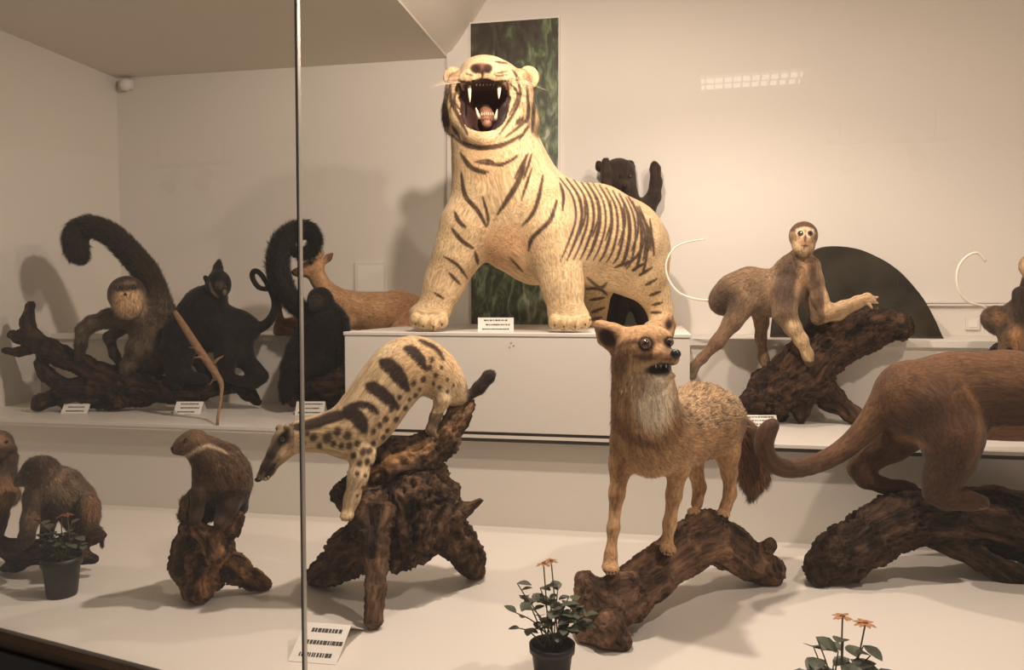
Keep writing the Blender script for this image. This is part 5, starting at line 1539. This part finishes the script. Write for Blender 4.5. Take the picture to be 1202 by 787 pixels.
# ------------------------------------------------------------------ flower pots
def leaf_geo(p, d, up, L, W, cup=0.2):
    """rounded leaf blade: root p, direction d"""
    d = nrm(d); s = nrm(np.cross(d, up)); n = np.cross(s, d)
    V, F = [], []
    prof = ((0, .05), (.18, .62), (.42, 1.0), (.68, .86), (.88, .45), (1.0, .04))
    for u, ww in prof:
        c = p + d * L * u - n * L * 0.18 * u * u
        V += [c - s * W * ww + n * W * cup * ww, c, c + s * W * ww + n * W * cup * ww]
    for i in range(len(prof) - 1):
        a = i * 3; F += [(a, a + 1, a + 4, a + 3), (a + 1, a + 2, a + 5, a + 4)]
    b = len(V); th = 0.0006
    V += [v - n * th for v in V]
    F += [tuple(b + k for k in f[::-1]) for f in list(F)]
    return V, F
def potted(name_label, base, R, H, stems, flowers, petal, seed, leaf_l=0.026):
    r = random.Random(seed)
    t = empty('potted_flower', base, name_label, 'potted plant')
    prof = [(0.0, 0.0), (R * .72, 0.0), (R * .76, H * .05), (R * .92, H * .78), (R * 1.02, H * .80), (R * 1.04, H), (R * .96, H), (R * .92, H * .88)]
    n = 28; V, F = [], []
    for (q, z) in prof[1:]:
        for k in range(n):
            a = 2 * math.pi * k / n; V.append(base + np.array([q * math.cos(a), q * math.sin(a), z]))
    for i in range(len(prof) - 2):
        for k in range(n):
            F.append((i * n + k, i * n + (k + 1) % n, (i + 1) * n + (k + 1) % n, (i + 1) * n + k))
    F.append(tuple(range(n - 1, -1, -1)))
    mesh_obj('pot', V, F, M_POT, t, None, True)
    V = [base + np.array([0, 0, H * .9])] + [base + np.array([R * .93 * math.cos(2 * math.pi * k / 20), R * .93 * math.sin(2 * math.pi * k / 20), H * .88]) for k in range(20)]
    mesh_obj('soil', V, [(0, 1 + k, 1 + (k + 1) % 20) for k in range(20)], M_SOIL, t)
    root = base + np.array([0, 0, H * .88])
    for tip, leaves in stems:
        p0 = root + np.array([r.uniform(-.4, .4) * R, r.uniform(-.4, .4) * R, 0])
        m = p0 * .45 + tip * .55 + np.array([0, 0, 0.012])
        path = smooth_path([p0, m, tip], 5)
        st = tube('stem', path, [0.0019 - 0.0008 * i / len(path) for i in range(len(path))], M_STEM, t, 6)
        for k in range(leaves):
            u = 0.45 + 0.55 * (k + 1) / leaves
            q = path[min(len(path) - 1, int(u * (len(path) - 1)))]
            an = r.uniform(0, 6.28); dr = np.array([math.cos(an), math.sin(an), r.uniform(-.3, .6)])
            L = leaf_l * r.uniform(.75, 1.25)
            Vl, Fl = leaf_geo(q, dr, np.array([0, 0, 1.0]), L, L * r.uniform(.36, .48))
            mesh_obj('leaf', Vl, Fl, M_LEAF, t, None, True)
    for tip, fr in flowers:
        p0 = root + np.array([r.uniform(-.3, .3) * R, r.uniform(-.3, .3) * R, 0])
        path = smooth_path([p0, p0 * .5 + tip * .5 + np.array([r.uniform(-.005, .005), 0, 0]), tip], 5)
        st = tube('flower_stem', path, 0.0016, M_STEM, t, 6)
        fo = ball('flower', tip, (0.005, 0.005, 0.004), M_PETALR, t)
        for k in range(9):
            an = 2 * math.pi * k / 9 + r.uniform(-.2, .2)
            dr = np.array([math.cos(an), math.sin(an), r.uniform(-.15, .25)])
            Vl, Fl = leaf_geo(tip + dr * 0.003, dr, np.array([0, 0, 1.0]), fr * r.uniform(.85, 1.1), fr * .24, 0.1)
            # petal is a sub-part of its flower head
            mesh_obj('petal', Vl, Fl, petal, fo, None, True)
    return t
rr = random.Random(4)
# middle pot
D = 1.60
bs = onz(648, 800, 0.0); dm = (bs - CAM) @ FW
pw = lambda x, y, dz=0.0: P(x, y, dm + dz)
Rm = 26 * dm / FPX; Hm = float(pw(648, 755)[2])
st = [(pw(x, y, z), n) for x, y, z, n in ((607, 685, .0, 3), (617, 700, -.02, 3), (606, 720, .01, 2), (610, 738, .0, 2), (634, 690, .02, 3), (622, 712, .0, 3), (655, 690, .0, 6), (668, 700, .02, 8), (680, 712, .0, 8), (690, 722, .0, 6),
       (672, 725, -.03, 8), (660, 712, -.02, 8), (650, 722, .03, 7), (684, 735, .0, 6), (664, 738, -.04, 6), (676, 706, .03, 6), (646, 706, .02, 5), (640, 735, -.03, 3), (622, 738, -.02, 2))]
potted('flower pot with round leaves and small orange blooms beside the splintered log end', bs, Rm, Hm, st, [(pw(638, 662, 0), 0.014), (pw(647, 659, 0.01), 0.014)], M_PETAL, 3, 0.028)
# right pot, cut by the lower edge
bs2 = onz(985, 880, 0.0); d2 = (bs2 - CAM) @ FW
pw2 = lambda x, y, dz=0.0: P(x, y, d2 + dz)
st = [(pw2(x, y, z), n) for x, y, z, n in ((958, 748, 0, 2), (955, 760, .01, 2), (990, 750, .0, 2), (1014, 758, 0, 2), (1022, 770, -.01, 2), (984, 765, .01, 2), (963, 774, 0, 2), (938, 785, 0, 3), (1035, 785, 0, 2), (1000, 780, -.02, 3), (978, 782, .02, 3))]
potted('flower pot with glossy leaves and orange blooms in front of the big log', bs2, 26 * d2 / FPX, 0.085, st, [(pw2(989, 724, 0), 0.017), (pw2(1016, 732, 0.01), 0.020)], M_PETAL, 9, 0.042)
# left pot
bs3 = onz(73, 699, 0.0); d3 = (bs3 - CAM) @ FW
pw3 = lambda x, y, dz=0.0: P(x, y, d3 + dz)
st = [(pw3(x, y, z), n) for x, y, z, n in ((46, 612, 0, 4), (58, 622, -.02, 5), (84, 615, 0, 5), (92, 628, .0, 5), (70, 632, -.02, 5), (50, 636, 0, 4), (98, 640, 0, 3), (60, 640, .02, 5), (80, 640, -.03, 5), (42, 628, .01, 3))]
potted('dark flower pot with a rusty red bloom in front of the crouching macaque', bs3, 21.5 * d3 / FPX, 46 * d3 / FPX, st, [(pw3(79, 604, -0.03), 0.018), (pw3(72, 606, -0.02), 0.014), (pw3(44, 610, 0), 0.008)], M_PETALR, 6, 0.026)
